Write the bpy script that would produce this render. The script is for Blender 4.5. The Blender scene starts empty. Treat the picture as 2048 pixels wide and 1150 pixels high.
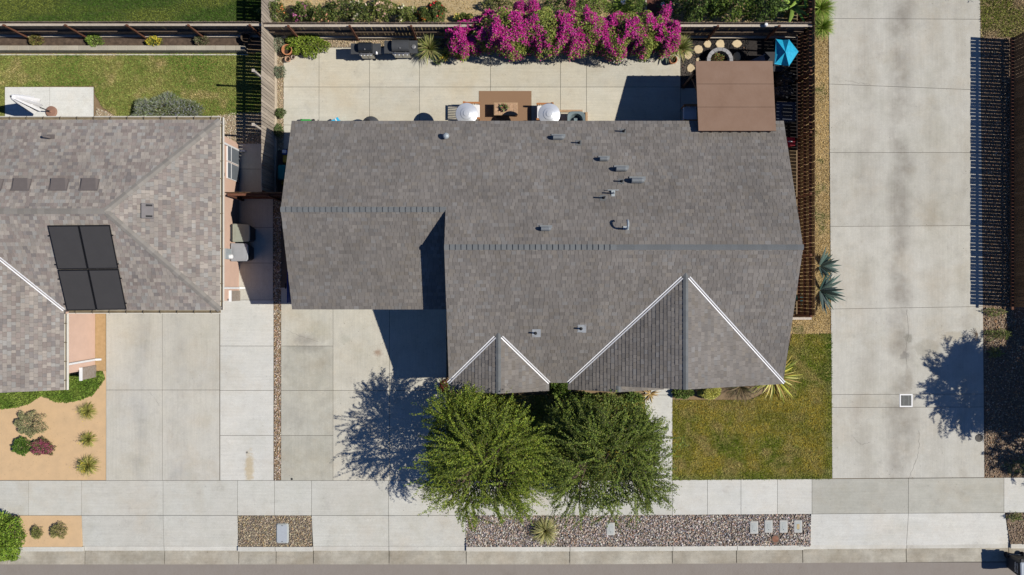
import bpy, math, random
import numpy as np
from mathutils import Vector, Matrix

# ------------------------------------------------------------ camera, sky, sun, exposure
scene = bpy.context.scene
H = 32.0                       # drone height above the ground, metres
cam = bpy.data.cameras.new('camera')
cam.sensor_width = 36.0
cam.lens = 27.0
cam.clip_start = 0.1
cam.clip_end = 2000.0
cam_ob = bpy.data.objects.new('camera', cam)
cam_ob.location = (0, 0, H)
cam_ob.rotation_euler = (0, 0, 0)
scene.collection.objects.link(cam_ob)
scene.camera = cam_ob

SUN = Vector((0.90, -0.05, 1.0)).normalized()      # direction towards the sun
world = bpy.data.worlds.new('World')
scene.world = world
world.use_nodes = True
wn = world.node_tree
wn.nodes.clear()
sky = wn.nodes.new('ShaderNodeTexSky')
sky.sky_type = 'NISHITA'
sky.sun_disc = False
sky.sun_elevation = math.asin(SUN.z)
sky.sun_rotation = math.atan2(SUN.x, SUN.y)
sky.air_density = 0.4
sky.dust_density = 0.0
sky.ozone_density = 10.0
bgn = wn.nodes.new('ShaderNodeBackground')
bgn.inputs['Strength'].default_value = 0.13
won = wn.nodes.new('ShaderNodeOutputWorld')
wn.links.new(sky.outputs[0], bgn.inputs[0])
wn.links.new(bgn.outputs[0], won.inputs[0])

sl = bpy.data.lights.new('sun', 'SUN')
sl.energy = 4.6
sl.angle = math.radians(0.5)
sl.color = (1.0, 0.95, 0.87)
so = bpy.data.objects.new('sun', sl)
so.location = (30, 0, 40)
so.rotation_euler = SUN.to_track_quat('Z', 'Y').to_euler()
scene.collection.objects.link(so)

vs = scene.view_settings
vs.view_transform = 'Standard'
vs.look = 'None'
vs.exposure = 0.0
vs.gamma = 1.0
vs.use_curve_mapping = False
scene.cycles.diffuse_bounces = 1

# ------------------------------------------------------------ helpers
COL = scene.collection
S = 48.0                        # photo pixels per metre on the ground
rng = np.random.default_rng(7)
random.seed(7)


def P(px, py, z=0.0):
    """point at height z whose line of sight is photo pixel (px, py)"""
    k = (H - z) / H / S
    return Vector(((px - 1024) * k, (575 - py) * k, z))


WM = {}                          # world matrices of everything that is built


def wm(o):
    return WM.get(o.name, Matrix.Identity(4)) if o is not None else Matrix.Identity(4)


def tag(o, label=None, cat=None, group=None, kind=None):
    if label:
        o['label'] = label
    if cat:
        o['category'] = cat
    if group:
        o['group'] = group
    if kind:
        o['kind'] = kind
    return o


def thing(name, label, cat, loc=(0, 0, 0), rotz=0.0, group=None):
    o = bpy.data.objects.new(name, None)
    o.empty_display_size = 0.2
    COL.objects.link(o)
    o.location = loc
    o.rotation_euler = (0, 0, rotz)
    WM[o.name] = Matrix.Translation(Vector(loc)) @ Matrix.Rotation(rotz, 4, 'Z')
    return tag(o, label, cat, group)


def link(name, me, mat, parent=None, world=False, mx=None, kind=None):
    o = bpy.data.objects.new(name, me)
    COL.objects.link(o)
    if mat is not None and len(me.materials) == 0:
        me.materials.append(mat)
    m = mx if mx is not None else Matrix.Identity(4)
    if parent is not None:
        o.parent = parent
        if world:
            o.matrix_basis = wm(parent).inverted() @ m
            WM[o.name] = m
        else:
            o.matrix_basis = m
            WM[o.name] = wm(parent) @ m
    else:
        o.matrix_basis = m
        WM[o.name] = m
    if kind:
        o['kind'] = kind
    return o


def fmesh(name, V, F, col=None, smooth=False):
    me = bpy.data.meshes.new(name)
    me.from_pydata([tuple(v) for v in V], [], F)
    if col is not None:
        a = me.attributes.new('col', 'FLOAT_COLOR', 'FACE')
        c = np.ones((len(F), 4), np.float32)
        c[:, :3] = np.asarray(col, np.float32)
        a.data.foreach_set('color', c.ravel())
    if smooth:
        me.polygons.foreach_set('use_smooth', [True] * len(me.polygons))
    me.update()
    return me


def umesh(name, V, F, col=None, smooth=False):
    """uniform polygons from numpy arrays: V (n,3), F (m,k), col (m,3)"""
    V = np.ascontiguousarray(V, np.float32)
    F = np.ascontiguousarray(F, np.int32)
    m, k = F.shape
    me = bpy.data.meshes.new(name)
    me.vertices.add(len(V))
    me.vertices.foreach_set('co', V.ravel())
    me.loops.add(m * k)
    me.loops.foreach_set('vertex_index', F.ravel())
    me.polygons.add(m)
    me.polygons.foreach_set('loop_start', np.arange(m, dtype=np.int32) * k)
    me.polygons.foreach_set('loop_total', np.full(m, k, np.int32))
    if smooth:
        me.polygons.foreach_set('use_smooth', np.ones(m, bool))
    if col is not None:
        a = me.attributes.new('col', 'FLOAT_COLOR', 'FACE')
        c = np.ones((m, 4), np.float32)
        c[:, :3] = col
        a.data.foreach_set('color', c.ravel())
    me.update(calc_edges=True)
    return me


class B:
    """collects solid shapes, builds ONE mesh object"""

    def __init__(s):
        s.V, s.F = [], []

    def add(s, V, F):
        n = len(s.V)
        s.V += [Vector(v) for v in V]
        s.F += [tuple(i + n for i in f) for f in F]
        return s

    def box(s, c, d, rz=0.0, taper=1.0, ry=0.0, rx=0.0):
        x, y, z = d[0] / 2, d[1] / 2, d[2] / 2
        m = Matrix.Translation(Vector(c)) @ Matrix.Rotation(rz, 4, 'Z') @ Matrix.Rotation(ry, 4, 'Y') @ Matrix.Rotation(rx, 4, 'X')
        t = taper
        V = [(-x, -y, -z), (x, -y, -z), (x, y, -z), (-x, y, -z), (-x * t, -y * t, z), (x * t, -y * t, z), (x * t, y * t, z), (-x * t, y * t, z)]
        return s.add([m @ Vector(v) for v in V], [(3, 2, 1, 0), (4, 5, 6, 7), (0, 1, 5, 4), (1, 2, 6, 5), (2, 3, 7, 6), (3, 0, 4, 7)])

    def bbox(s, c, d, b=0.01, rz=0.0):
        """box with chamfered vertical and top edges"""
        x, y, z = d[0] / 2, d[1] / 2, d[2]
        b = min(b, x * .9, y * .9)
        ring = lambda i: [(-x + i + b, -y + i), (x - i - b, -y + i), (x - i, -y + i + b), (x - i, y - i - b), (x - i - b, y - i), (-x + i + b, y - i), (-x + i, y - i - b), (-x + i, -y + i + b)]
        m = Matrix.Translation(Vector(c)) @ Matrix.Rotation(rz, 4, 'Z')
        V = [m @ Vector((*p, -z / 2)) for p in ring(0)] + [m @ Vector((*p, z / 2 - b)) for p in ring(0)] + [m @ Vector((*p, z / 2)) for p in ring(b * .7)]
        F = [tuple(range(7, -1, -1)), tuple(range(16, 24))]
        for k in (0, 8):
            F += [(k + i, k + (i + 1) % 8, k + 8 + (i + 1) % 8, k + 8 + i) for i in range(8)]
        return s.add(V, F)

    def bar(s, p0, p1, w, h=None, up=(0, 0, 1)):
        p0, p1 = Vector(p0), Vector(p1)
        h = w if h is None else h
        d = (p1 - p0).normalized()
        up = Vector(up)
        if abs(d.dot(up)) > .98:
            up = Vector((1, 0, 0))
        a = d.cross(up).normalized() * (w / 2)
        b = a.normalized().cross(d).normalized() * (h / 2)
        V = [p0 - a - b, p0 + a - b, p0 + a + b, p0 - a + b, p1 - a - b, p1 + a - b, p1 + a + b, p1 - a + b]
        return s.add(V, [(0, 1, 2, 3), (7, 6, 5, 4), (1, 0, 4, 5), (2, 1, 5, 6), (3, 2, 6, 7), (0, 3, 7, 4)])

    def tube(s, pts, r, n=8):
        pts = [Vector(p) for p in pts]
        rs = r if isinstance(r, (list, tuple)) else [r] * len(pts)
        V, F = [], []
        for i, p in enumerate(pts):
            d = (pts[min(i + 1, len(pts) - 1)] - pts[max(i - 1, 0)]).normalized()
            u = Vector((0, 0, 1)) if abs(d.z) < .95 else Vector((1, 0, 0))
            a = d.cross(u).normalized()
            b = a.cross(d)
            V += [p + (a * math.cos(2 * math.pi * k / n) + b * math.sin(2 * math.pi * k / n)) * rs[i] for k in range(n)]
        for i in range(len(pts) - 1):
            F += [(i * n + k, i * n + (k + 1) % n, (i + 1) * n + (k + 1) % n, (i + 1) * n + k) for k in range(n)]
        F += [tuple(range(n - 1, -1, -1)), tuple((len(pts) - 1) * n + k for k in range(n))]
        return s.add(V, F)

    def lathe(s, c, prof, n=20):
        c = Vector(c)
        V, F = [], []
        for r, z in prof:
            V += [c + Vector((r * math.cos(2 * math.pi * k / n), r * math.sin(2 * math.pi * k / n), z)) for k in range(n)]
        for i in range(len(prof) - 1):
            F += [(i * n + k, i * n + (k + 1) % n, (i + 1) * n + (k + 1) % n, (i + 1) * n + k) for k in range(n)]
        if prof[0][0] > 1e-4:
            F.append(tuple(range(n - 1, -1, -1)))
        if prof[-1][0] > 1e-4:
            F.append(tuple((len(prof) - 1) * n + k for k in range(n)))
        return s.add(V, F)

    def prism(s, poly, z0, z1):
        """poly: list of (x,y); z1 may be a list of top heights"""
        n = len(poly)
        t = z1 if isinstance(z1, (list, tuple)) else [z1] * n
        ar = sum(poly[i][0] * poly[(i + 1) % n][1] - poly[(i + 1) % n][0] * poly[i][1] for i in range(n))
        if ar < 0:
            poly = poly[::-1]
            t = t[::-1]
        V = [(p[0], p[1], z0) for p in poly] + [(p[0], p[1], t[i]) for i, p in enumerate(poly)]
        F = [tuple(range(n - 1, -1, -1)), tuple(range(n, 2 * n))] + [(i, (i + 1) % n, n + (i + 1) % n, n + i) for i in range(n)]
        return s.add(V, F)

    def build(s, name, mat, parent=None, world=False, smooth=False, kind=None, mx=None):
        return link(name, fmesh(name, s.V, s.F, smooth=smooth), mat, parent, world, mx, kind)


# ------------------------------------------------------------ value noise for colouring ground cover
def vnoise(x, y, scale, seed=0):
    g = np.random.default_rng(seed).random((257, 257))
    x = np.asarray(x) * scale
    y = np.asarray(y) * scale
    xi, yi = np.floor(x).astype(int), np.floor(y).astype(int)
    fx, fy = x - xi, y - yi
    fx, fy = fx * fx * (3 - 2 * fx), fy * fy * (3 - 2 * fy)
    q = lambda i, j: g[(xi + i) % 257, (yi + j) % 257]
    return (q(0, 0) * (1 - fx) + q(1, 0) * fx) * (1 - fy) + (q(0, 1) * (1 - fx) + q(1, 1) * fx) * fy


def fbm(x, y, scale, seed=0, oct=4):
    t, a, w = 0, 1, 0
    for i in range(oct):
        t = t + a * vnoise(x, y, scale * 2 ** i, seed + i)
        w += a
        a *= .55
    return t / w


# ------------------------------------------------------------ materials
class NT:
    def __init__(s, name):
        s.m = bpy.data.materials.new(name)
        s.m.use_nodes = True
        s.t = s.m.node_tree
        s.t.nodes.clear()
        s.out = s.t.nodes.new('ShaderNodeOutputMaterial')
        s.p = s.t.nodes.new('ShaderNodeBsdfPrincipled')
        s.t.links.new(s.p.outputs[0], s.out.inputs[0])
        s.pos = s.n('ShaderNodeNewGeometry').outputs['Position']

    def n(s, typ, **kw):
        o = s.t.nodes.new(typ)
        for k, v in kw.items():
            setattr(o, k, v)
        return o

    def l(s, a, b):
        s.t.links.new(a, b)

    def val(s, sock, v):
        if hasattr(v, 'is_output') or hasattr(v, 'links'):
            s.l(v, sock)
        else:
            sock.default_value = v

    def math(s, op, a, b=0.0, clamp=False):
        o = s.n('ShaderNodeMath', operation=op, use_clamp=clamp)
        s.val(o.inputs[0], a)
        s.val(o.inputs[1], b)
        return o.outputs[0]

    def noise(s, scale, detail=3.0, rough=.55, vec=None, stretch=None, off=0.0):
        o = s.n('ShaderNodeTexNoise')
        o.inputs['Scale'].default_value = scale
        o.inputs['Detail'].default_value = detail
        o.inputs['Roughness'].default_value = rough
        v = vec if vec is not None else s.pos
        if stretch or off:
            mp = s.n('ShaderNodeMapping')
            mp.inputs['Scale'].default_value = stretch or (1, 1, 1)
            mp.inputs['Location'].default_value = (off, off * .7, off * .3)
            s.l(v, mp.inputs[0])
            v = mp.outputs[0]
        s.l(v, o.inputs['Vector'])
        return o.outputs['Fac']

    def rng(s, v, a, b, c=0.0, d=1.0):
        o = s.n('ShaderNodeMapRange')
        s.val(o.inputs['Value'], v)
        for i, x in zip(('From Min', 'From Max', 'To Min', 'To Max'), (a, b, c, d)):
            o.inputs[i].default_value = x
        return o.outputs[0]

    def mix(s, f, a, b, mode='MIX'):
        o = s.n('ShaderNodeMix', data_type='RGBA', blend_type=mode)
        s.val(o.inputs[0], f)
        for sock, v in ((o.inputs[6], a), (o.inputs[7], b)):
            if isinstance(v, tuple):
                sock.default_value = (*v, 1) if len(v) == 3 else v
            else:
                s.l(v, sock)
        return o.outputs[2]

    def scale(s, col, f):
        """colour times a number"""
        o = s.n('ShaderNodeVectorMath', operation='SCALE')
        if isinstance(col, tuple):
            o.inputs[0].default_value = col
        else:
            s.l(col, o.inputs[0])
        s.val(o.inputs['Scale'], f)
        return o.outputs[0]

    def rand(s):
        return s.n('ShaderNodeObjectInfo').outputs['Random']

    def bump(s, h, strength=.3, dist=.01):
        o = s.n('ShaderNodeBump')
        o.inputs['Strength'].default_value = strength
        o.inputs['Distance'].default_value = dist
        s.l(h, o.inputs['Height'])
        s.l(o.outputs[0], s.p.inputs['Normal'])

    def done(s, col, rough=.8, metal=0.0, spec=None):
        if isinstance(col, tuple):
            s.p.inputs['Base Color'].default_value = (*col, 1)
        else:
            s.l(col, s.p.inputs['Base Color'])
        s.val(s.p.inputs['Roughness'], rough)
        s.p.inputs['Metallic'].default_value = metal
        if spec is not None:
            s.p.inputs['Specular IOR Level'].default_value = spec
        return s.m


def M(name, col, rough=.75, var=.15, scale=6.0, metal=0.0, bump=.0, obj=.0, col2=None, spec=.3, stretch=None):
    t = NT(name)
    n = t.noise(scale, 4, .6, stretch=stretch)
    c = t.mix(t.rng(n, .3, .7), col, col2) if col2 else tuple(col)
    f = t.rng(n, .25, .75, 1 - var, 1 + var)
    if obj:
        f = t.math('MULTIPLY', f, t.rng(t.rand(), 0, 1, 1 - obj, 1 + obj))
    c = t.scale(c, f)
    if bump:
        t.bump(t.noise(scale * 5, 3), bump)
    return t.done(c, rough, metal, spec)


def M_attr(name, rough=.7, transl=.0, var=.2, scale=30.0, spec=.25):
    """colour read from the mesh's own 'col' attribute"""
    t = NT(name)
    a = t.n('ShaderNodeAttribute', attribute_name='col')
    c = t.scale(a.outputs['Color'], t.rng(t.noise(scale, 2), .3, .7, 1 - var, 1 + var))
    t.done(c, rough, 0, spec)
    if transl:
        tr = t.n('ShaderNodeBsdfTranslucent')
        t.l(c, tr.inputs[0])
        mx = t.n('ShaderNodeMixShader')
        mx.inputs[0].default_value = transl
        t.l(t.p.outputs[0], mx.inputs[1])
        t.l(tr.outputs[0], mx.inputs[2])
        t.l(mx.outputs[0], t.out.inputs[0])
    return t.m


def concrete(name, a, b, obj=.05, streak=None, stains=(), bands=(), big=.35, blotch=.12, tone=.97):
    t = NT(name)
    n1 = t.noise(big, 4, .6)
    n2 = t.noise(2.3, 5, .65, off=7.0)
    n3 = t.noise(42.0, 2, .5)
    n4 = t.noise(11.0, 4, .7, off=3.0)
    a, b = (tuple(v * tone * g for v, g in zip(q, (.975, 1.0, .985))) for q in (a, b))
    c = t.mix(t.rng(n1, .35, .65), a, b)
    # faint greenish, pinkish and grey washes where water has dried
    c = t.mix(t.rng(t.noise(.9, 5, .7, off=13.0), .48, .72, 0, .55), c, (.84, .84, .80), 'MULTIPLY')
    c = t.mix(t.rng(t.noise(.55, 5, .7, off=29.0), .50, .70, 0, .5), c, (.93, .86, .78), 'MULTIPLY')
    c = t.mix(t.rng(t.noise(1.7, 5, .75, off=41.0), .56, .70, 0, .6), c, (.82, .81, .82), 'MULTIPLY')
    f = t.rng(n2, .25, .75, 1 - blotch, 1 + blotch * .6)
    f = t.math('MULTIPLY', f, t.rng(n3, .3, .7, .90, 1.09))
    f = t.math('MULTIPLY', f, t.rng(n4, .3, .75, 1.03, .93))
    f = t.math('MULTIPLY', f, t.rng(t.rand(), 0, 1, 1 - obj, 1 + obj))
    # broom finish and drip streaks
    sx = (9, .35, 1) if streak == 'y' else (.35, 9, 1)
    f = t.math('MULTIPLY', f, t.rng(t.noise(1.6, 3, .6, stretch=sx), .3, .7, .95, 1.04))
    # dark pinholes and specks
    vo = t.n('ShaderNodeTexVoronoi')
    vo.inputs['Scale'].default_value = 3.2
    t.l(t.pos, vo.inputs['Vector'])
    f = t.math('MULTIPLY', f, t.rng(vo.outputs['Distance'], .03, .055, .55, 1.0))
    c = t.scale(c, f)
    sep = t.n('ShaderNodeSeparateXYZ')
    t.l(t.pos, sep.inputs[0])
    for (x0, w, k, colr) in bands:                    # long tyre / drip stains along y
        d = t.math('ABSOLUTE', t.math('SUBTRACT', t.math('ADD', sep.outputs[0], t.rng(t.noise(.5, 3), .3, .7, -.25, .25)), x0))
        m = t.rng(d, w * .25, w, 1, 0)
        m = t.math('MULTIPLY', m, t.rng(t.noise(.7, 4, .65, off=x0), .33, .62, 0, k))
        c = t.mix(m, c, colr, 'MULTIPLY')
    for (x0, y0, rx, ry, k, colr, soft) in stains:    # spilled patches with a shape of their own
        v = t.n('ShaderNodeVectorMath', operation='SUBTRACT')
        t.l(t.pos, v.inputs[0])
        v.inputs[1].default_value = (x0, y0, 0)
        w = t.n('ShaderNodeVectorMath', operation='MULTIPLY')
        t.l(v.outputs[0], w.inputs[0])
        w.inputs[1].default_value = (1 / rx, 1 / ry, 0)
        ln = t.n('ShaderNodeVectorMath', operation='LENGTH')
        t.l(w.outputs[0], ln.inputs[0])
        d = t.math('ADD', ln.outputs['Value'], t.rng(t.noise(1.5 / min(rx, ry), 3, off=x0), .2, .8, -.45, .45))
        m = t.rng(d, 1 - soft, 1 + soft * .3, k, 0)
        c = t.mix(m, c, colr, 'MULTIPLY')
    t.bump(n3, .15, .004)
    return t.done(c, .88, 0, .2)

# ============================================================ THE SETTING
def pip(X, Y, poly):
    inside = np.zeros(len(X), bool)
    n = len(poly)
    for i in range(n):
        x1, y1 = poly[i][0], poly[i][1]
        x2, y2 = poly[(i + 1) % n][0], poly[(i + 1) % n][1]
        c = ((y1 > Y) != (y2 > Y))
        with np.errstate(divide='ignore', invalid='ignore'):
            xi = (x2 - x1) * (Y - y1) / (y2 - y1 + 1e-12) + x1
        inside ^= c & (X < xi)
    return inside


def W(poly, z=0.0):
    return [(P(x, y, z).x, P(x, y, z).y) for x, y in poly]


def scatter(poly, dens, r):
    xs = [p[0] for p in poly]
    ys = [p[1] for p in poly]
    n = int((max(xs) - min(xs)) * (max(ys) - min(ys)) * dens)
    X = r.uniform(min(xs), max(xs), n)
    Y = r.uniform(min(ys), max(ys), n)
    k = pip(X, Y, poly)
    return X[k], Y[k]


def structure(name, poly, z0, z1, mat):
    return tag(B().prism(poly, z0, z1).build(name, mat), kind='structure')


def nrm(a):
    return a / (np.linalg.norm(a, axis=1, keepdims=True) + 1e-9)


def leaf_cloud(name, pos, d, nv, ln, wd, col, mat, parent=None, world=True, kind=None, fold=.0):
    """one diamond-shaped leaf per row"""
    d = nrm(d)
    s = nrm(np.cross(d, nv))
    up = nrm(np.cross(s, d))
    ln = np.broadcast_to(np.asarray(ln, float), (len(pos),))[:, None]
    wd = np.broadcast_to(np.asarray(wd, float), (len(pos),))[:, None]
    mid = pos + d * ln * .45
    V = np.stack([pos, mid + s * wd * .5 + up * wd * fold, pos + d * ln, mid - s * wd * .5 + up * wd * fold], 1).reshape(-1, 3)
    F = np.arange(len(pos) * 4).reshape(-1, 4)
    return link(name, umesh(name, V, F, col), mat, parent, world, None, kind)


LEAF = M_attr('leaf', .55, .12, .15)
BLADE = M_attr('grass_blade', .7, .18, .1)
STONE = M_attr('pebble', .85, 0, .2, 60)


def pick(r, n, cols, w=None, jit=.25):
    cols = np.array(cols, float)
    i = r.choice(len(cols), n, p=None if w is None else np.array(w) / sum(w))
    return np.clip(cols[i] * r.uniform(1 - jit, 1 + jit, (n, 1)) * r.uniform(.93, 1.07, (n, 3)), 0, 1)


def grass(name, label, poly, dens, colfn, ln=(.035, .08), wd=.022, seed=1, z=-.015, tilt=(.5, 1.25), cat='grass'):
    r = np.random.default_rng(seed)
    X, Y = scatter(poly, dens, r)
    n = len(X)
    az = r.uniform(0, 2 * np.pi, n)
    el = r.uniform(tilt[0], tilt[1], n)
    d = np.stack([np.cos(az) * np.cos(el), np.sin(az) * np.cos(el), np.sin(el)], 1)
    nv = np.stack([np.cos(az + 1.5 + r.uniform(-.6, .6, n)) * .3, np.sin(az + 1.5) * .3, np.ones(n)], 1)
    c = colfn(X, Y, r) * r.uniform(.5, 1.5, (n, 1))
    o = leaf_cloud(name, np.stack([X, Y, np.full(n, z)], 1), d, nv, r.uniform(*ln, n), wd * r.uniform(.6, 1.3, n), np.clip(c, 0, 1), BLADE)
    return tag(o, label, cat, kind='stuff')


ICO = None


def ico():
    global ICO
    if ICO is None:
        g = (1 + 5 ** .5) / 2
        v = np.array([(-1, g, 0), (1, g, 0), (-1, -g, 0), (1, -g, 0), (0, -1, g), (0, 1, g), (0, -1, -g), (0, 1, -g), (g, 0, -1), (g, 0, 1), (-g, 0, -1), (-g, 0, 1)]) / math.sqrt(1 + g * g)
        f = np.array([(0, 11, 5), (0, 5, 1), (0, 1, 7), (0, 7, 10), (0, 10, 11), (1, 5, 9), (5, 11, 4), (11, 10, 2), (10, 7, 6), (7, 1, 8), (3, 9, 4), (3, 4, 2), (3, 2, 6), (3, 6, 8), (3, 8, 9), (4, 9, 5), (2, 4, 11), (6, 2, 10), (8, 6, 7), (9, 8, 1)])
        ICO = v, f
    return ICO


def pebbles(name, label, polys, dens, size, cols, w=None, seed=3, z=-.035, avoid=(), parent=None):
    r = np.random.default_rng(seed)
    XY = [scatter(p, dens, r) for p in polys]
    X = np.concatenate([a for a, b in XY])
    Y = np.concatenate([b for a, b in XY])
    for a in avoid:
        k = ~pip(X, Y, a)
        X, Y = X[k], Y[k]
    n = len(X)
    v, f = ico()
    sc = r.uniform(size[0], size[1], (n, 1, 1)) * r.uniform(.6, 1.25, (n, 1, 3)) * np.array([1, 1, .7]) / 2
    a = r.uniform(0, 6.28, n)
    V = v[None] * sc * r.uniform(.8, 1.2, (n, 12, 1))
    ca, sa = np.cos(a)[:, None], np.sin(a)[:, None]
    Q = np.stack([V[..., 0] * ca - V[..., 1] * sa + X[:, None], V[..., 0] * sa + V[..., 1] * ca + Y[:, None], V[..., 2] + z + r.uniform(0, .02, (n, 1))], 2)
    F = (f[None] + 12 * np.arange(n)[:, None, None]).reshape(-1, 3)
    c = np.repeat(pick(r, n, cols, w, .3), 20, 0)
    o = link(name, umesh(name, Q.reshape(-1, 3), F, c), STONE, parent, True)
    if parent is None:
        tag(o, label, 'gravel')
    return tag(o, kind='stuff')


def tilt(px):
    """the street is not quite parallel to the frame on the right"""
    return -6.0 * max(0.0, (px - 1200) / 848)


# ---- materials of the setting
m_dirt = M('dry_earth', (.30, .21, .12), .95, .3, 1.3, col2=(.20, .145, .085), bump=.5)
m_bed = M('joint_earth', (.10, .085, .07), .95, .2, 3)
m_sand = M('decomposed_granite', (.655, .46, .265), .95, .16, 2.6, col2=(.58, .40, .225), bump=.35)
m_asphalt = M('asphalt', (.30, .262, .225), .9, .22, 1.7, col2=(.225, .20, .175), bump=.8)
m_patio = concrete('patio_concrete', (.62, .55, .43), (.60, .57, .50), .05, None, big=.25, blotch=.07)
m_drive = concrete('driveway_concrete', (.60, .545, .45), (.57, .54, .475), .06, 'y', big=.3, blotch=.10,
                   stains=[(-12.6 + 0, 0, .01, .01, 0, (1, 1, 1), .5)] +
                   [(P(p, q).x, P(p, q).y, a / 48, b / 48, k, c, s) for p, q, a, b, k, c, s in (
                       (612, 680, 30, 16, .8, (.62, .62, .66), .8), (640, 660, 26, 22, .6, (.75, .72, .62), .9),
                       (690, 677, 14, 10, .5, (.72, .74, .72), .7), (640, 725, 22, 20, .5, (.75, .74, .72), .8),
                       (756, 705, 9, 8, .9, (.62, .48, .42), .7), (610, 860, 60, 90, .55, (.82, .82, .82), .9),
                       (600, 700, 26, 10, .5, (.7, .7, .7), .8), (720, 730, 40, 60, .4, (.85, .83, .80), .9))])
m_drive_n = concrete('neighbour_driveway_concrete', (.60, .555, .475), (.58, .55, .50), .04, 'y', big=.3, blotch=.06,
                     bands=[(P(280, 0).x, .45, .9, (.80, .81, .84)), (P(355, 0).x, .5, .8, (.82, .83, .86))],
                     stains=[(P(499, 935).x, P(499, 935).y, .17, .55, .8, (.80, .70, .52), .4)])
m_strip = concrete('bright_concrete', (.68, .645, .59), (.64, .62, .58), .04, None, big=.4, blotch=.06,
                   stains=[(P(499, 935).x, P(499, 935).y, .2, .75, .9, (.86, .74, .56), .5), (P(494, 905).x, P(494, 905).y, .05, .05, 1, (.3, .3, .3), .4)])
m_walk = concrete('sidewalk_concrete', (.585, .55, .49), (.60, .58, .53), .05, None, big=.3, blotch=.07)
m_walk_old = concrete('older_walk_concrete', (.50, .475, .42), (.47, .45, .395), .04, None, big=.4, blotch=.10)
m_drive_old = concrete('older_driveway_concrete', (.51, .475, .40), (.49, .465, .405), .05, 'y', big=.4, blotch=.14,
                       stains=[(P(p, q).x, P(p, q).y, a / 48, b / 48, k, c, s) for p, q, a, b, k, c, s in ((612, 694, 34, 12, .8, (.66, .66, .68), .8), (645, 725, 18, 26, .6, (.78, .76, .72), .8), (590, 830, 26, 40, .5, (.80, .80, .82), .8), (640, 900, 30, 40, .5, (.84, .83, .78), .9))])
m_gutter = concrete('gutter_concrete', (.40, .35, .28), (.52, .475, .40), .07, None, big=.9, blotch=.26)
m_kerb = concrete('kerb_concrete', (.66, .63, .57), (.62, .58, .52), .05, None, big=.8, blotch=.08)
m_lane = concrete('lane_concrete', (.575, .54, .475), (.60, .57, .515), .045, 'y', big=.22, blotch=.10, tone=.90,
                  bands=[(16.2, .70, 1.0, (.66, .64, .63)), (14.7, .5, .7, (.80, .78, .76)), (17.7, .5, .6, (.84, .82, .79)), (18.8, .4, .5, (.85, .82, .78))],
                  stains=[(P(p, q).x, P(p, q).y, a / 48, b / 48, k, c, s) for p, q, a, b, k, c, s in (
                      (1817, 676, 9, 9, .9, (.70, .70, .68), .35), (1809, 711, 10, 9, .9, (.66, .66, .68), .35),
                      (1853, 695, 26, 20, .75, (.82, .80, .77), .3), (1906, 672, 26, 11, .8, (.83, .79, .72), .3),
                      (1938, 643, 22, 14, .55, (.86, .84, .82), .25), (1818, 762, 9, 28, .75, (.76, .73, .70), .5),
                      (1790, 640, 24, 60, .4, (.86, .84, .84), .8), (1720, 880, 34, 30, .45, (.84, .82, .80), .8),
                      (1812, 840, 40, 30, .5, (.84, .82, .80), .8), (1712, 830, 14, 30, .5, (.80, .78, .78), .8),
                      (1870, 420, 60, 70, .35, (.9, .87, .82), .9), (1990, 1060, 14, 16, .8, (.85, .80, .68), .6))])
m_white_slab = concrete('pale_concrete', (.80, .775, .73), (.76, .74, .70), .02, None, big=.5, blotch=.06)
m_darkbed = M('dark_mulch', (.035, .03, .028), .95, .4, 14, bump=.8)

# ---- ground: one sheet to the horizon, then the earth the yards are cut into
structure('ground', [(-300, -300), (300, -300), (300, 300), (-300, 300)], -.9, -.30, m_dirt)
yard_z = -.045
structure('yard_earth', [(-60, P(0, 1031).y), (60, P(0, 1025).y), (60, 60), (-60, 60)], -.28, yard_z, m_dirt)
street = structure('street', [(-60, P(0, 1131).y), (-60, -19.2), (60, -19.2), (60, P(0, 1125).y)], -.28, -.138, m_asphalt)
structure('far_kerb', [(-60, -19.2), (60, -19.2), (60, -19.4), (-60, -19.4)], -.28, 0, m_kerb)

GAP = .36                                             # half a joint, photo pixels


def slab(parent, poly, mat, tops=0.0, z0=-.10):
    """poly in photo pixels on the ground; every slab is cut on its own"""
    cx = sum(p[0] for p in poly) / len(poly)
    cy = sum(p[1] for p in poly) / len(poly)
    q = [(x - GAP * (1 if x > cx else -1), y - GAP * (1 if y > cy else -1)) for x, y in poly]
    return B().prism(W(q), z0, tops).build('slab', mat, parent)


def rect(x0, x1, y0, y1):
    return [(x0, y0), (x1, y0), (x1, y1), (x0, y1)]


def slabs(parent, xs, ys, mat, **k):
    for i in range(len(xs) - 1):
        for j in range(len(ys) - 1):
            slab(parent, rect(xs[i], xs[i + 1], ys[j], ys[j + 1]), mat, **k)


# ---- sidewalk along the street
sw = structure('sidewalk', W([(-200, 961), (1345, 961), (2300, 961 + tilt(2300)), (2300, 1031 + tilt(2300)), (1345, 1030), (-200, 1031)]), -.12, -.022, m_bed)
xs = [-130, -30, 57, 163, 326, 475, 549, 623, 777, 932, 998, 1065, 1135, 1205, 1275, 1345, 1415, 1482, 1555, 1624, 1817, 2008, 2100, 2200]
for a, b in zip(xs, xs[1:]):
    slab(sw, [(a, 961 + tilt(a)), (b, 961 + tilt(b)), (b, 1031 + tilt(b)), (a, 1031 + tilt(a))], m_walk_old if 1600 < a < 2000 else (m_strip if 1300 < a < 1600 or a > 2000 else m_walk))

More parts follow.
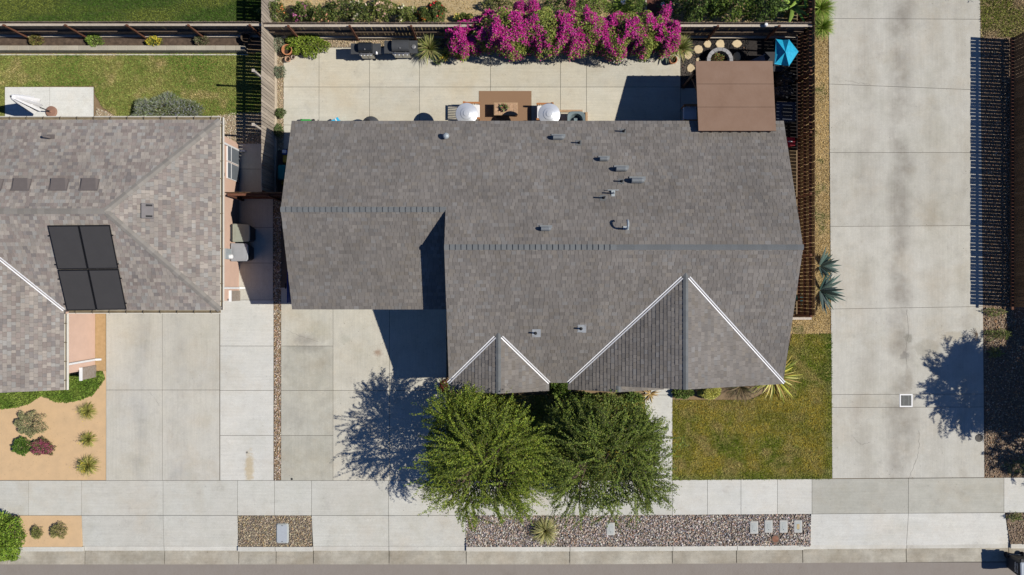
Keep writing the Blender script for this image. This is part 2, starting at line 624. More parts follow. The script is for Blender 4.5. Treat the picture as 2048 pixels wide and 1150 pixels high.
# ---- driveway aprons slope down to the gutter
ap = structure('driveway_apron', W([(163, 1031), (475, 1031), (475, 1094), (163, 1094)]), -.26, -.15, m_bed)
for poly in ([(163, 1031), (326, 1031), (326, 1094), (163, 1094)], [(326, 1031), (475, 1031), (475, 1094), (326, 1094)],
             [(623, 1031), (777, 1031), (777, 1094), (625, 1094)], [(777, 1031), (932, 1031), (932, 1094), (777, 1094)],
             [(1622, 1028), (1817, 1026.5), (1815, 1092), (1622, 1092)], [(1817, 1026.5), (2010, 1025.5), (2022, 1090), (1815, 1092)]):
    slab(ap, poly, m_walk if poly[0][0] < 1500 else m_strip, tops=[0, 0, -.085, -.085], z0=-.24)

# ---- kerb stones and gutter pans
kerb = structure('kerb', [(-60, P(0, 1094).y), (60, P(0, 1094).y), (60, P(0, 1097).y), (-60, P(0, 1097).y)], -.28, -.20, m_bed)
dips = [(166, 475), (625, 932), (1608, 2022)]
xs = [-400, -180, 10, 166, 326, 475, 550, 625, 777, 932, 1140, 1346, 1475, 1608, 1816, 2022, 2150, 2300]
for a, b in zip(xs, xs[1:]):
    low = any(d0 - 1 <= a and b <= d1 + 1 for d0, d1 in dips)
    top = -.088 if low else 0.0
    q = [(a + .5, 1094 + tilt(a)), (b - .5, 1094 + tilt(b)), (b - .5, 1103 + tilt(b)), (a + .5, 1103 + tilt(a))]
    pts = W(q)
    zt = [top, top, top - .012, top - .012]
    B().prism(pts, -.26, zt).build('kerb_stone', m_kerb, kerb)
    q = [(a + .7, 1103.2 + tilt(a)), (b - .7, 1103.2 + tilt(b)), (b - .7, 1131 + tilt(b)), (a + .7, 1131 + tilt(a))]
    B().prism(W(q), -.26, [-.155, -.155, -.128, -.128]).build('gutter_pan', m_gutter, kerb)

# ---- the house's driveway, the front walk and the neighbour's paving
dw = structure('driveway', W(rect(562, 893, 560, 961)), -.10, -.022, m_bed)
slabs(dw, [562, 666], [575, 692], m_drive)
slabs(dw, [562, 666], [692, 781, 871, 961], m_drive_old)
slabs(dw, [666, 779], [575, 781, 961], m_drive)
slabs(dw, [779, 893], [575, 781, 961], m_drive)
fw = structure('front_walk', W(rect(1290, 1345, 700, 961)), -.10, -.022, m_bed)
slabs(fw, [1290, 1345], [700, 790, 875, 961], m_strip)
nd = structure('neighbour_driveway', W(rect(212, 548, 600, 961)), -.10, -.022, m_bed)
slabs(nd, [212, 324.5, 439], [610, 780, 961], m_drive_n)
slabs(nd, [440, 547], [600, 692, 781, 871, 961], m_strip)
ns = structure('side_path', W(rect(464, 548, 286, 600)), -.10, -.024, m_bed)
for a, b, c, d in ((470, 524, 287, 338), (470, 524, 338, 385), (474, 546, 394, 455), (474, 546, 455, 526), (474, 546, 526, 600)):
    slab(ns, rect(a, b, c, d), m_drive_n, tops=-.004)
# ---- back patio
pt = structure('patio', W(rect(567, 1391, 93, 300)), -.10, -.022, m_bed)
ys = [(95, 174), (174, 250)]
xs = [638, 739, 839, 981, 1121, 1173, 1361]
for a, b in zip(xs, xs[1:]):
    for c, d in ys:
        slab(pt, rect(a, b, c, d), m_patio)
    slab(pt, rect(a, b, 250, 290), m_patio)
slab(pt, [(567, 118), (612, 107), (638, 97), (638, 174), (567, 174)], m_patio)
slab(pt, rect(567, 638, 174, 250), m_patio)
slab(pt, rect(567, 638, 250, 298), m_patio)
slab(pt, rect(1361, 1410, 176, 290), m_patio)
# ---- the wide concrete lane on the right
ln_ = structure('shared_lane', W([(1656, -60), (1960, -60), (1969, 956), (1664, 957)]), -.10, -.022, m_bed)
rows = [(-70, -70), (37, 38.5), (168, 180), (305, 305), (453, 451), (618, 613), (789, 788), (815, 814), (957, 955)]
ex = lambda y: (1656.5 + 8 * (y + 60) / 1020, 1960 + 9 * (y + 60) / 1020)
for (a0, a1), (b0, b1) in zip(rows, rows[1:]):
    slab(ln_, [(ex(a0)[0], a0), (ex(a0)[1], a1), (ex(b0)[1], b1), (ex(b0)[0], b0)], m_lane)
# ---- the left neighbour's small garden slab
gs = structure('garden_slab', W(rect(10, 187, 174, 262)), -.10, -.02, m_bed)
slabs(gs, [10, 99.5, 187], [174, 262], m_white_slab, tops=.012)

# ---- lawns
m_turf = M('turf', (.15, .17, .035), .95, .3, 5, col2=(.26, .22, .07), bump=.6)
m_turf_green = M('green_turf', (.055, .085, .02), .95, .3, 5, col2=(.085, .105, .03), bump=.6)


def mixc(a, b, t):
    t = np.clip(t, 0, 1)[:, None]
    return np.array(a) * (1 - t) + np.array(b) * t


def col_front(X, Y, r):
    n = fbm(X, Y, .55, 11)
    m = fbm(X, Y, 1.9, 15)
    c = mixc((.22, .29, .02), (.54, .43, .065), (n - .36) * 7)
    g = np.clip((fbm(X, Y, 1.1, 71) - .55) * 7, 0, 1)[:, None]
    c = c * (1 - .5 * g) + np.array((.10, .18, .012)) * .5 * g
    c = c * (1 - np.clip((m - .50) * 4, 0, 1))[:, None] + np.array((.58, .46, .17)) * np.clip((m - .50) * 4, 0, 1)[:, None]
    edge = np.clip((P(0, 835).y - Y) * -1 + .2, 0, 1) * np.clip(1 - np.abs(X - P(1430, 0).x) / 3, 0, 1)
    c = c * (1 - .6 * edge[:, None]) + np.array((.52, .38, .13)) * .6 * edge[:, None]
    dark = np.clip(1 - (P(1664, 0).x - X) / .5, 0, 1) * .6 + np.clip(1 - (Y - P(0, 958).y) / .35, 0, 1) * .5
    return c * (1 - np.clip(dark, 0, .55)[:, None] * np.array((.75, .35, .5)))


def col_left(X, Y, r):
    n = fbm(X, Y, .6, 21)
    m = fbm(X, Y, 1.5, 25)
    c = mixc((.17, .275, .045), (.33, .38, .10), (n - .40) * 4)
    return c * (1 - np.clip((m - .55) * 4, 0, 1))[:, None] + np.array((.58, .46, .22)) * np.clip((m - .55) * 4, 0, 1)[:, None]


def col_top(X, Y, r):
    n = fbm(X * .5, Y * 2.0, .8, 31)
    return mixc((.08, .16, .02), (.21, .25, .045), (n - .38) * 4)


def col_cover(X, Y, r):
    return mixc((.14, .235, .03), (.25, .33, .06), (fbm(X, Y, 2, 41) - .4) * 4)


def col_dry(X, Y, r):
    n = fbm(X, Y, 1.2, 51)
    c = mixc((.72, .52, .23), (.50, .36, .15), (n - .42) * 5)
    g = np.clip((fbm(X, Y, 1.7, 55) - .58) * 6, 0, 1)[:, None]
    return c * (1 - g) + np.array((.16, .19, .05)) * g


def col_weedy(X, Y, r):
    n = fbm(X, Y, .8, 61)
    return mixc((.60, .47, .28), (.30, .33, .07), (n - .42) * 5)


poly = W([(1345, 800), (1500, 800), (1560, 772), (1585, 668), (1664, 667), (1664, 958), (1345, 960)])
structure('front_lawn', poly, -.12, -.02, m_turf)
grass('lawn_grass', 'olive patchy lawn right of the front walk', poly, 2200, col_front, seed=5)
poly = W([(896, 790), (1290, 790), (1290, 960), (896, 960)])
structure('tree_lawn', poly, -.12, -.024, m_turf)
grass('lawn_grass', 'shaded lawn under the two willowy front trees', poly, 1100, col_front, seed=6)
poly = W([(-120, 108), (474, 106), (527, 106), (527, 226), (420, 232), (360, 236), (230, 232), (205, 214), (190, 190), (188, 172), (9, 173), (9, 260), (-120, 260)])
structure('side_lawn', poly, -.12, -.02, m_turf)
grass('lawn_grass', 'light green lawn beside the white garden slab and folded umbrella', poly, 1800, col_left, seed=8)
poly = W([(-160, 60), (-160, -160), (522, -160), (522, 52)])
structure('far_lawn', poly, -.12, -.02, m_turf_green)
grass('lawn_grass', 'dark green mown lawn beyond the back fence, top left', [(x, y) for x, y in poly if True][:0] or W([(-80, 60), (-80, -40), (522, -40), (522, 52)]), 1800, col_top, seed=9)
poly = W([(-120, 795), (0, 780), (120, 770), (130, 750), (205, 742), (210, 757), (186, 790), (160, 800), (134, 805), (108, 803), (92, 795), (82, 792), (72, 798), (60, 807), (30, 815), (0, 818), (-120, 824)])
structure('ground_cover_bed', poly, -.12, -.012, m_turf_green)
grass('ground_cover', 'bright green curving ground cover bed under the pink house eave', poly, 2200, col_cover, (.05, .11), .035, 10, -.01, cat='ground cover')

# ---- sandy yard of the neighbour and its street verge
structure('sand_yard', W([(-160, 770), (212, 742), (211, 960.5), (-160, 960.5)]), -.12, -.018, m_sand)
structure('sand_verge', W([(-160, 1031.5), (163, 1031.5), (163, 1094), (-160, 1094)]), -.12, -.018, m_sand)
structure('bark_strip', W([(150, 600), (211, 600), (211, 742), (150, 742)]), -.12, -.015, M('orange_bark', (.50, .33, .16), .95, .22, 7, col2=(.43, .29, .15), bump=.5))

# ---- gravels
PEB = [(.42, .33, .26), (.30, .25, .22), (.55, .47, .40), (.20, .18, .17), (.40, .27, .19), (.62, .57, .50), (.27, .26, .28)]
m_gravelbed = M('gravel_bed', (.19, .155, .125), .95, .3, 12, bump=.8)
boxes_px = [(1508, 1055), (1537, 1053), (1567, 1053), (1596, 1053), (1221, 1058)]
avoid = [W(rect(a - 9, a + 9, b - 14, b + 14)) for a, b in boxes_px] + [W(rect(1543, 1560, 1069, 1087))]
structure('pebble_verge', W([(932, 1030.5), (1622, 1028), (1622, 1093), (932, 1094)]), -.12, -.05, m_gravelbed)
pebbles('verge_pebbles', 'mixed river pebbles in the long street verge', [W([(932, 1031), (1622, 1028.5), (1622, 1093), (932, 1093.5)])], 620, (.035, .085), PEB, seed=3, avoid=avoid)
structure('pebble_verge', W(rect(476, 623, 1031.5, 1094)), -.12, -.05, m_gravelbed)
PEB2 = [(.44, .35, .23), (.34, .28, .19), (.56, .47, .33), (.24, .20, .15), (.40, .29, .16)]
pebbles('verge_pebbles', 'tan gravel in the short street verge around the big utility lid', [W(rect(476, 623, 1031.5, 1093.5))], 620, (.03, .07), PEB2, seed=4, avoid=[W(rect(551, 578, 1046, 1089))])
structure('pebble_strip', W([(546, 392), (562, 392), (563, 960.5), (548, 960.5)]), -.12, -.05, m_gravelbed)
pebbles('strip_pebbles', 'narrow pebble strip between the two driveways', [W([(546.5, 392), (561.5, 392), (562.5, 960), (548, 960)])], 700, (.03, .075), [(.40, .30, .22), (.52, .42, .33), (.26, .20, .16), (.45, .30, .17), (.60, .52, .42)], seed=12)
m_tan = M('tan_gravel_bed', (.36, .28, .18), .95, .3, 14, bump=.7)
TAN = [(.52, .41, .26), (.42, .32, .20), (.62, .52, .37), (.33, .25, .15), (.48, .38, .27)]
gp = [W([(553, 74), (902, 74), (902, 94), (640, 95), (610, 106), (567, 117), (567, 300), (551, 300), (552, 90)])]
structure('fence_gravel', gp[0], -.12, -.03, m_tan)
pebbles('fence_gravel_stones', 'tan gravel border along the patio fence', gp, 600, (.025, .06), TAN, seed=14, z=-.02)
gp = [W([(192, 214), (232, 232), (360, 236), (420, 232), (474, 224), (527, 224), (527, 287), (430, 287), (430, 262), (188, 262)])]
structure('garden_gravel', gp[0], -.12, -.022, m_tan)
pebbles('garden_gravel_stones', 'pale tan gravel around the lavender bush', gp, 600, (.025, .06), [(.56, .47, .34), (.46, .38, .27), (.66, .58, .45), (.38, .30, .20)], seed=16, z=-.012)
gp = [W([(1361, 76), (1604, 76), (1604, 300), (1392, 300), (1392, 176), (1361, 176)])]
structure('fire_pit_gravel', gp[0], -.12, -.03, m_darkbed)
pebbles('fire_pit_stones', 'black lava gravel around the round fire pit', [W([(1361, 76), (1500, 76), (1500, 176), (1361, 176)])], 520, (.02, .05), [(.03, .03, .032), (.05, .045, .042), (.08, .07, .065), (.20, .11, .06)], [5, 4, 2, .35], seed=18, z=-.02)
structure('side_yard_earth', W([(551, 299), (585, 299), (600, 640), (562, 640), (562, 392), (551, 392)]), -.12, -.03, m_bed)

# ---- dry strip between the right fence and the lane, mulched strip on the far right
poly = W([(1606, -60), (1656, -60), (1664, 667), (1580, 667), (1585, 632), (1600, 632)])
structure('dry_strip', poly, -.12, -.03, M('dry_strip_earth', (.46, .345, .18), .95, .25, 6, col2=(.34, .25, .125), bump=.6))
grass('dry_grass', 'straw coloured dry grass strip between brown fence and lane', poly, 1500, col_dry, (.03, .09), .02, 22, -.025, (.15, 1.0))
poly = W([(1960, -80), (2160, -80), (2160, 75), (1962, 75)])
structure('weedy_patch', poly, -.12, -.03, m_dirt)
grass('weedy_grass', 'weedy green and straw grass right of the lane, top right corner', poly, 1300, col_weedy, (.05, .13), .028, 23, -.02)
m_mulch = M('mulch', (.27, .20, .14), .95, .35, 9, col2=(.18, .13, .09), bump=.8)
poly = W([(1964, 75), (2300, 75), (2300, 955), (1968, 955)])
structure('mulch_strip', poly, -.12, -.03, m_mulch)
pebbles('mulch_chips', 'brown leaf litter and chips on the strip right of the lane', [W([(1968, 76), (2060, 76), (2060, 955), (1970, 955)])], 420, (.025, .07), [(.36, .27, .18), (.25, .18, .12), (.48, .39, .28), (.16, .11, .08), (.40, .24, .13)], seed=24, z=-.022)
poly = W([(2012, 1026), (2300, 1024), (2300, 1088), (2022, 1090)])
structure('weedy_verge', poly, -.12, -.03, m_mulch)
pebbles('verge_litter', 'brown litter on the verge beyond the lane apron, bottom right', [W([(2012, 1026), (2070, 1026), (2070, 1089), (2022, 1090)])], 500, (.025, .06), [(.36, .27, .18), (.25, .18, .12), (.48, .39, .28), (.16, .11, .08)], seed=25, z=-.022)

# ---- garden beyond the back fence: straw earth
structure('straw_garden', W([(524, -160), (1602, -160), (1602, 72), (524, 72)]), -.12, -.03, M('straw_earth', (.50, .39, .22), .95, .25, 3, col2=(.38, .29, .16), bump=.6))
grass('straw_grass', 'straw coloured dry grass in the garden beyond the back fence', W([(528, -30), (1600, -30), (1600, 70), (528, 70)]), 420, col_dry, (.03, .09), .02, 27, -.025, (.15, 1.0))
# ---- raised bed of dark soil with its concrete edge on the left
structure('soil_bed', W([(-160, 60), (480, 68), (525, 70), (525, 96), (480, 96), (-160, 94)]), -.12, .16, M('dark_soil', (.085, .06, .045), .95, .3, 6, col2=(.12, .085, .06), bump=.8))

# ============================================================ HOUSES
def clip(poly, cl):
    """Sutherland-Hodgman, cl convex and counter-clockwise"""
    out = poly
    for i in range(len(cl)):
        a, b = cl[i], cl[(i + 1) % len(cl)]
        ex_, ey = b[0] - a[0], b[1] - a[1]
        side = lambda p: ex_ * (p[1] - a[1]) - ey * (p[0] - a[0])
        src, out = out, []
        for k in range(len(src)):
            p, q = src[k], src[(k + 1) % len(src)]
            sp, sq = side(p), side(q)
            if sp >= 0:
                out.append(p)
            if (sp >= 0) != (sq >= 0):
                t = sp / (sp - sq)
                out.append((p[0] + (q[0] - p[0]) * t, p[1] + (q[1] - p[1]) * t))
        if len(out) < 3:
            return []
    return out


class Plane:
    def __init__(s, A, Bp, up, poly):
        """eave from A to Bp, up = any point higher on the plane, poly = outline as 3D points"""
        s.A = Vector(A)
        s.U = (Vector(Bp) - s.A).normalized()
        w = Vector(up) - s.A
        s.V = (w - s.U * w.dot(s.U)).normalized()
        s.N = s.U.cross(s.V)
        if s.N.z < 0:
            s.N = -s.N
        s.poly3 = [Vector(p) for p in poly]
        q = [((p - s.A).dot(s.U), (p - s.A).dot(s.V)) for p in s.poly3]
        ar = sum(q[i][0] * q[(i + 1) % len(q)][1] - q[(i + 1) % len(q)][0] * q[i][1] for i in range(len(q)))
        s.q = q if ar > 0 else q[::-1]

    def at(s, u, v, n=0.0):
        return s.A + s.U * u + s.V * v + s.N * n

    def z(s, x, y):
        return s.A.z - (s.N.x * (x - s.A.x) + s.N.y * (y - s.A.y)) / s.N.z

    def px(s, px, py, n=0.0):
        zz = 3.5
        for _ in range(12):
            p = P(px, py, zz)
            zz = s.z(p.x, p.y)
        return P(px, py, zz) + s.N * n


def tabs(pl, e, wmin, wmax, r, tones, tw, thick=(.007, .016), gain=1.0):
    us = [p[0] for p in pl.q]
    vs_ = [p[1] for p in pl.q]
    out = []
    rows = int(math.ceil((max(vs_) - min(vs_)) / e - 1e-6))
    for j in range(rows):
        v0 = min(vs_) + j * e
        u = min(us) - r.uniform(0, wmax)
        while u < max(us):
            w = r.uniform(wmin, wmax)
            g = .004
            c = clip([(u + g, v0 + .002), (u + w - g, v0 + .002), (u + w - g, v0 + e), (u + g, v0 + e)], pl.q)
            u += w
            if not c:
                continue
            t = r.uniform(*thick)
            top = [pl.at(p[0], p[1], .004 + t * (1 - (p[1] - v0) / e)) for p in c]
            bot = [pl.at(p[0], p[1], -.004) for p in c]
            tone = np.array(tones[r.choice(len(tones), p=tw)]) * r.uniform(.88, 1.12) * gain
            out.append((top, bot, tone, len(c) == 4 and abs((c[1][0] - c[0][0]) - (w - 2 * g)) < 1e-4))
    return out


def tab_faces(t, V, F, C):
    n0, n = len(V), len(t[0])
    V += t[0] + t[1]
    F.append(tuple(range(n0, n0 + n)))
    C.append(t[2])
    for i in range(n):
        k = (i + 1) % n
        F.append((n0 + k, n0 + i, n0 + n + i, n0 + n + k))
        C.append(t[2])


m_shingle = None


def shingle_material():
    t = NT('asphalt_shingle')
    a = t.n('ShaderNodeAttribute', attribute_name='col')
    g = t.rng(t.noise(130.0, 2, .6), .3, .7, .80, 1.20)
    g = t.math('MULTIPLY', g, t.rng(t.noise(.5, 3), .3, .7, .93, 1.07))
    g = t.math('MULTIPLY', g, t.rng(t.noise(1.1, 5, .7, stretch=(2.2, .35, 1), off=5.0), .35, .7, 1.05, .90))
    g = t.math('MULTIPLY', g, t.rng(t.noise(.23, 3, .6, off=17.0), .35, .65, .94, 1.06))
    c = t.scale(a.outputs['Color'], g)
    t.bump(t.noise(220.0, 2), .4, .003)
    return t.done(c, .92, 0, .15)


m_shingle = shingle_material()


def shingles(roof, T, pickfn, nsingle=300):
    full = sorted([t for t in T if t[3]], key=pickfn)[:nsingle]
    ids = set(id(t) for t in full)
    for t in full:
        V, F, C = [], [], []
        tab_faces(t, V, F, C)
        link('shingle', fmesh('shingle', V, F, C), m_shingle, roof, True)
    V, F, C = [], [], []
    for t in T:
        if id(t) not in ids:
            tab_faces(t, V, F, C)
    link('shingles', fmesh('shingles', V, F, C), m_shingle, roof, True, kind='stuff')


def deck(planes, mat, parent, th=.10):
    b = B()
    for pl in planes:
        n = len(pl.q)
        V = [pl.at(u, v, -.002) for u, v in pl.q] + [pl.at(u, v, 0) - Vector((0, 0, th)) for u, v in pl.q]
        F = [tuple(range(n)), tuple(range(2 * n - 1, n - 1, -1))] + [((i + 1) % n, i, n + i, n + (i + 1) % n) for i in range(n)]
        b.add(V, F)
    return b.build('roof', mat, parent, world=True)


def caps(roof, A, Bp, n1, n2, w, e, mat, thick_start=True, h=.048, over=.02):
    """ridge or hip cap pieces laid from A to Bp"""
    A, Bp = Vector(A), Vector(Bp)
    D = (Bp - A).normalized()
    L = (Bp - A).length
    s1, s2 = D.cross(Vector(n1)), D.cross(Vector(n2))
    s1 = (s1 if s1.z < 0 or (abs(s1.z) < 1e-6) else -s1).normalized()
    s2 = (s2 if s2.z < 0 or (abs(s2.z) < 1e-6) else -s2).normalized()
    if abs(s1.z) < 1e-6:
        s1 = -s2
    up = Vector((0, 0, 1))
    n = max(1, round(L / e))
    e = L / n
    V = []
    for t, hh in ((0, h if thick_start else .008), (e + over, .008 if thick_start else h)):
        for q in (s1 * w, s1 * (w * .3), Vector((0, 0, 0)), s2 * (w * .3), s2 * w):
            k = .012 if q.length < 1e-6 else .012
            V.append(D * t + q + up * (hh + k))
    V += [v - up * (.075) for v in V]
    F = [(i, i + 1, 6 + i, 5 + i) for i in range(4)] + [(1 + i, i, 10 + i, 11 + i) for i in range(4)] + [(5 + i, 6 + i, 16 + i, 15 + i) for i in range(4)] + [(0, 5, 15, 10), (9, 4, 14, 19)]
    mes = [fmesh('ridge_cap', V, F) for _ in range(1)]
    for i in range(n):
        p = A + D * (e * i)
        link('ridge_cap', mes[0], mat, roof, True, Matrix.Translation(p))


def flash(roof, A, Bp, pl1, pl2, mat):
    """white valley metal: two ribs either side of a narrow channel"""
    A, Bp = Vector(A), Vector(Bp)
    D = (Bp - A).normalized()
    b = B()
    for pl in (pl1, pl2):
        s = pl.N.cross(D)
        mid = (A + Bp) / 2
        if pl.inside_dir.dot(s) < 0:
            s = -s
        for o0, o1, h in ((.026, .066, .026),):
            V = []
            for p in (A, Bp):
                V += [p + s * o0 + pl.N * .004, p + s * o1 + pl.N * .004, p + s * o1 + pl.N * h, p + s * o0 + pl.N * h]
            b.add(V, [(0, 1, 2, 3), (7, 6, 5, 4), (0, 4, 5, 1), (1, 5, 6, 2), (2, 6, 7, 3), (3, 7, 4, 0)])
    return b.build('valley_flashing', mat, roof, True)


m_wall = M('cream_stucco', (.58, .50, .38), .9, .06, 3, bump=.5)
m_fascia = M('painted_fascia', (.50, .47, .43), .7, .05, 3)
m_deck = M('roof_deck', (.12, .115, .11), .9, .1, 5)
m_cap = M('ridge_cap_shingle', (.145, .152, .152), .92, .12, 40, obj=.07)
m_white = M('white_paint', (.80, .80, .79), .5, .03, 4)
m_flash = M('white_valley_metal', (.80, .80, .80), .45, .05, 5, metal=.0)
m_glass = M('window_glass', (.05, .065, .08), .08, .1, 1, spec=.8)
m_galv = M('galvanised_metal', (.42, .45, .47), .45, .12, 8, metal=.6)
m_paintmetal = M('grey_painted_metal', (.20, .215, .22), .6, .1, 12)
m_lightmetal = M('light_grey_metal', (.36, .40, .41), .5, .1, 12, metal=.2)
m_black = M('black_plastic', (.02, .02, .022), .6, .2, 8)
m_lead = M('lead_flashing', (.40, .42, .43), .5, .15, 9, metal=.3)

TONES = [(.172, .157, .141), (.162, .147, .132), (.182, .166, .148), (.155, .143, .131), (.170, .152, .131), (.178, .169, .158)]
TW = [.34, .20, .16, .10, .12, .08]

house = thing('house', 'large grey shingled house with two small front gables, in the middle', 'house', (0.9, 1.2, 0))
SL = .40
yb, yr, yf = 6.32, 1.43, -3.62
ze = 2.85
zr = ze + (yb - yr) * SL
yw = 2.82
zw = ze + (yb - yw) * SL
zf = zr - (yr - yf) * SL
ywf = -.83
zwf = zw - (yw - ywf) * SL
xl, xm, xr = -8.36, -2.40, 10.31
pl_back_low = Plane((xr, yb, ze), (xl, yb, ze), (xl, yw, zw), [(xr, yb, ze), (xl, yb, ze), (xl, yw, zw), (xr, yw, zw)])
pl_back_top = Plane((xr, yw, zw), (xm, yw, zw), (xm, yr, zr), [(xr, yw, zw), (xm, yw, zw), (xm, yr, zr), (xr, yr, zr)])
pl_wing = Plane((xl, ywf, zwf), (xm, ywf, zwf), (xl, yw, zw), [(xl, ywf, zwf), (xm + .0, ywf, zwf), (xm + .0, yw, zw), (xl, yw, zw)])
pl_front = Plane((xm, yf, zf), (xr, yf, zf), (xm, yr, zr), [(xm, yf, zf), (xr, yf, zf), (xr, yr, zr), (xm, yr, zr)])


def zfront(y):
    return zr - (yr - y) * SL


gables = []


def gable(x0, x1, y_front, xl_front=None):
    xc = (x0 + x1) / 2
    zg = zf + (xc - x0) * SL
    ytop = yr - (zr - zg) / SL
    # outline: eave from front to the valley foot, ridge from front to where it meets the main slope
    L = Plane((x0, yf, zf), (x0, y_front, zf), (xc, y_front, zg), [(x0, yf + .02, zf), (x0, y_front, zf), (xc, y_front, zg), (xc, ytop + .04, zg)])
    R = Plane((x1, y_front, zf), (x1, yf, zf), (xc, y_front, zg), [(x1, y_front, zf), (x1, yf + .02, zf), (xc, ytop + .04, zg), (xc, y_front, zg)])
    L.inside_dir = Vector((1, -1, 0))
    R.inside_dir = Vector((-1, -1, 0))
    return L, R, Vector((xc, ytop, zg)), Vector((xc, y_front, zg))


gl_L, gl_R, gl_top, gl_front = gable(-2.42, 1.41, -3.93)
gr_L, gr_R, gr_top, gr_front = gable(2.13, 10.345, -3.665)
pl_front.inside_dir = Vector((0, 1, 0))
# porch gable nested in the left half of the big one
xp, zp = 3.95, zf + (3.95 - 2.13) * SL
pl_porch_L = Plane((2.13, yf, zf), (2.13, -3.88, zf), (xp, -3.88, zp), [(2.13, -3.665, zf), (2.13, -3.88, zf), (xp, -3.88, zp), (xp, -3.665, zp)])
xq = 2 * xp - 2.13
pl_porch_R = Plane((xq, -3.88, zf), (xq, -3.1, zf), (xp, -3.88, zp), [(xq, -3.88, zf), (xq, -3.1, zf), (xp, -3.1, zp), (xp, -3.88, zp)])
all_planes = [pl_back_low, pl_back_top, pl_wing, pl_front, gl_L, gl_R, gr_L, gr_R, pl_porch_L, pl_porch_R]
roof = deck(all_planes, m_deck, house)
r0 = np.random.default_rng(101)
e_back = (yb - yw) / math.cos(math.atan(SL)) / 27
T = []
for pl in all_planes:
    T += tabs(pl, e_back, .12, .24, r0, TONES, TW, (.009, .019), gain=1.13)
ctr = Vector((0, 3.2, 4.2))
shingles(roof, T, lambda t: -t[0][0].z if t[0][0].y > 1.5 else 9)

caps(roof, (xl, yw, zw), (xm, yw, zw), pl_back_low.N, pl_wing.N, .105, .205, m_cap, True)
caps(roof, (xm, yr, zr), (P(1232, 0, zr).x, yr, zr), pl_back_top.N, pl_front.N, .105, .205, m_cap, True)
caps(roof, (P(1232, 0, zr).x, yr, zr), (xr, yr, zr), pl_back_top.N, pl_front.N, .105, .215, m_cap, False, h=.016)
caps(roof, gl_front, gl_top + Vector((0, .1, 0)), gl_L.N, gl_R.N, .10, .205, m_cap, True, h=.022)
caps(roof, gr_front, gr_top + Vector((0, .1, 0)), gr_L.N, gr_R.N, .10, .205, m_cap, True, h=.022)
caps(roof, (xp, -3.88, zp), (xp, -3.665, zp), pl_porch_L.N, pl_porch_R.N, .09, .2, m_cap, True, h=.02)

flash(roof, (-2.42, yf, zf), gl_top + Vector((-.12, -.12, -.05)), gl_L, pl_front, m_flash)
flash(roof, (1.41, yf, zf), gl_top + Vector((.12, -.12, -.05)), gl_R, pl_front, m_flash)
flash(roof, (2.13, yf, zf), gr_top + Vector((-.12, -.12, -.05)), gr_L, pl_front, m_flash)
flash(roof, (10.345, yf, zf), gr_top + Vector((.12, -.12, -.05)), gr_R, pl_front, m_flash)

# ---- vents on the roof
def z_any(pl, px, py):
    return pl.px(px, py)


def hood(px, py, L, w, h, pl, mat):
    """round-shouldered vent hood, its mouth facing away from the sun"""
    p = pl.px(px, py)
    b = B()
    n = 7
    V = []
    for k, (x, sc) in enumerate(((-L * .5, 1.0), (L * .25, 1.0), (L * .42, .8), (L * .5, .45))):
        for i in range(n):
            a = math.pi * i / (n - 1)
            V.append((x, -math.cos(a) * w / 2 * sc, (math.sin(a) ** .7) * h * sc))
    F = []
    for k in range(3):
        F += [(k * n + i, k * n + i + 1, (k + 1) * n + i + 1, (k + 1) * n + i) for i in range(n - 1)]
    F += [tuple(range(n - 1, -1, -1)), tuple(3 * n + i for i in range(n))]
    b.add(V, F)
    b.box((0, 0, -.02), (L * 1.25, w * 1.6, .05))
    return b.build('roof_vent', mat, roof, True, mx=Matrix.Translation(p))


for a in ((1117, 276, .42, .19, .26), (1208, 319, .34, .17, .27), (1243, 339, .44, .19, .30), (1275, 362, .48, .21, .30)):
    hood(*a, pl_back_low if a[1] < 419 else pl_back_top, m_paintmetal)
hood(1092, 458, .36, .17, .24, pl_back_top, m_paintmetal)


def stack(px, py, h, r, pl, mat, plate, pmat):
    p = pl.px(px, py)
    b = B().tube([(0, 0, -.1), (0, 0, h)], r, 10)
    b.lathe((0, 0, -.03), [(r * 2.6, 0), (r * 1.4, .09), (r * 1.05, .12)], 10)
    o = b.build('vent_pipe', mat, roof, True, mx=Matrix.Translation(p))
    m = Matrix((( *pl.U, 0), (*pl.V, 0), (*pl.N, 0), (0, 0, 0, 1))).transposed()
    B().box((plate * .1, 0, .012), (plate, plate, .014)).build('pipe_flashing', pmat, roof, True, mx=Matrix.Translation(p) @ m)


for a in ((1158, 286, .32), (1247, 263, .36), (1243, 363, .32), (1207, 396, .40)):
    stack(a[0], a[1], a[2], .028, pl_back_low, m_black, .22, m_cap)
for a in ((1071, 666, .30), (1162, 657, .30)):
    stack(a[0], a[1], a[2], .032, pl_front, m_black, .32, m_lead)
# round turbine-like cap, left of the slope
p = pl_back_low.px(893, 274)
B().tube([(0, 0, -.1), (0, 0, .2)], .06, 12).lathe((0, 0, .18), [(.11, 0), (.12, .05), (.08, .10), (.02, .12)], 14).build('roof_vent', m_lightmetal, roof, True, mx=Matrix.Translation(p))
# antenna bracket
p = pl_back_low.px(1226, 390)
B().box((0, .0, .02), (.13, .34, .03)).box((0, .06, .2), (.05, .05, .40)).bar((-.2, .17, .08), (.2, .17, .08), .025).build('antenna_mount', m_lightmetal, roof, True, mx=Matrix.Translation(p))
# gooseneck pipe
p = pl_back_top.px(1252, 458)
pts = [(0, 0, -.1), (0, 0, .38)] + [(0, .14 - .14 * math.cos(a), .38 + .14 * math.sin(a)) for a in (.5, 1.0, 1.57, 2.1, 2.7, 3.3)]
B().tube(pts, .04, 9).box((0, 0, .0), (.2, .2, .04)).build('gooseneck_pipe', m_lightmetal, roof, True, mx=Matrix.Translation(p))

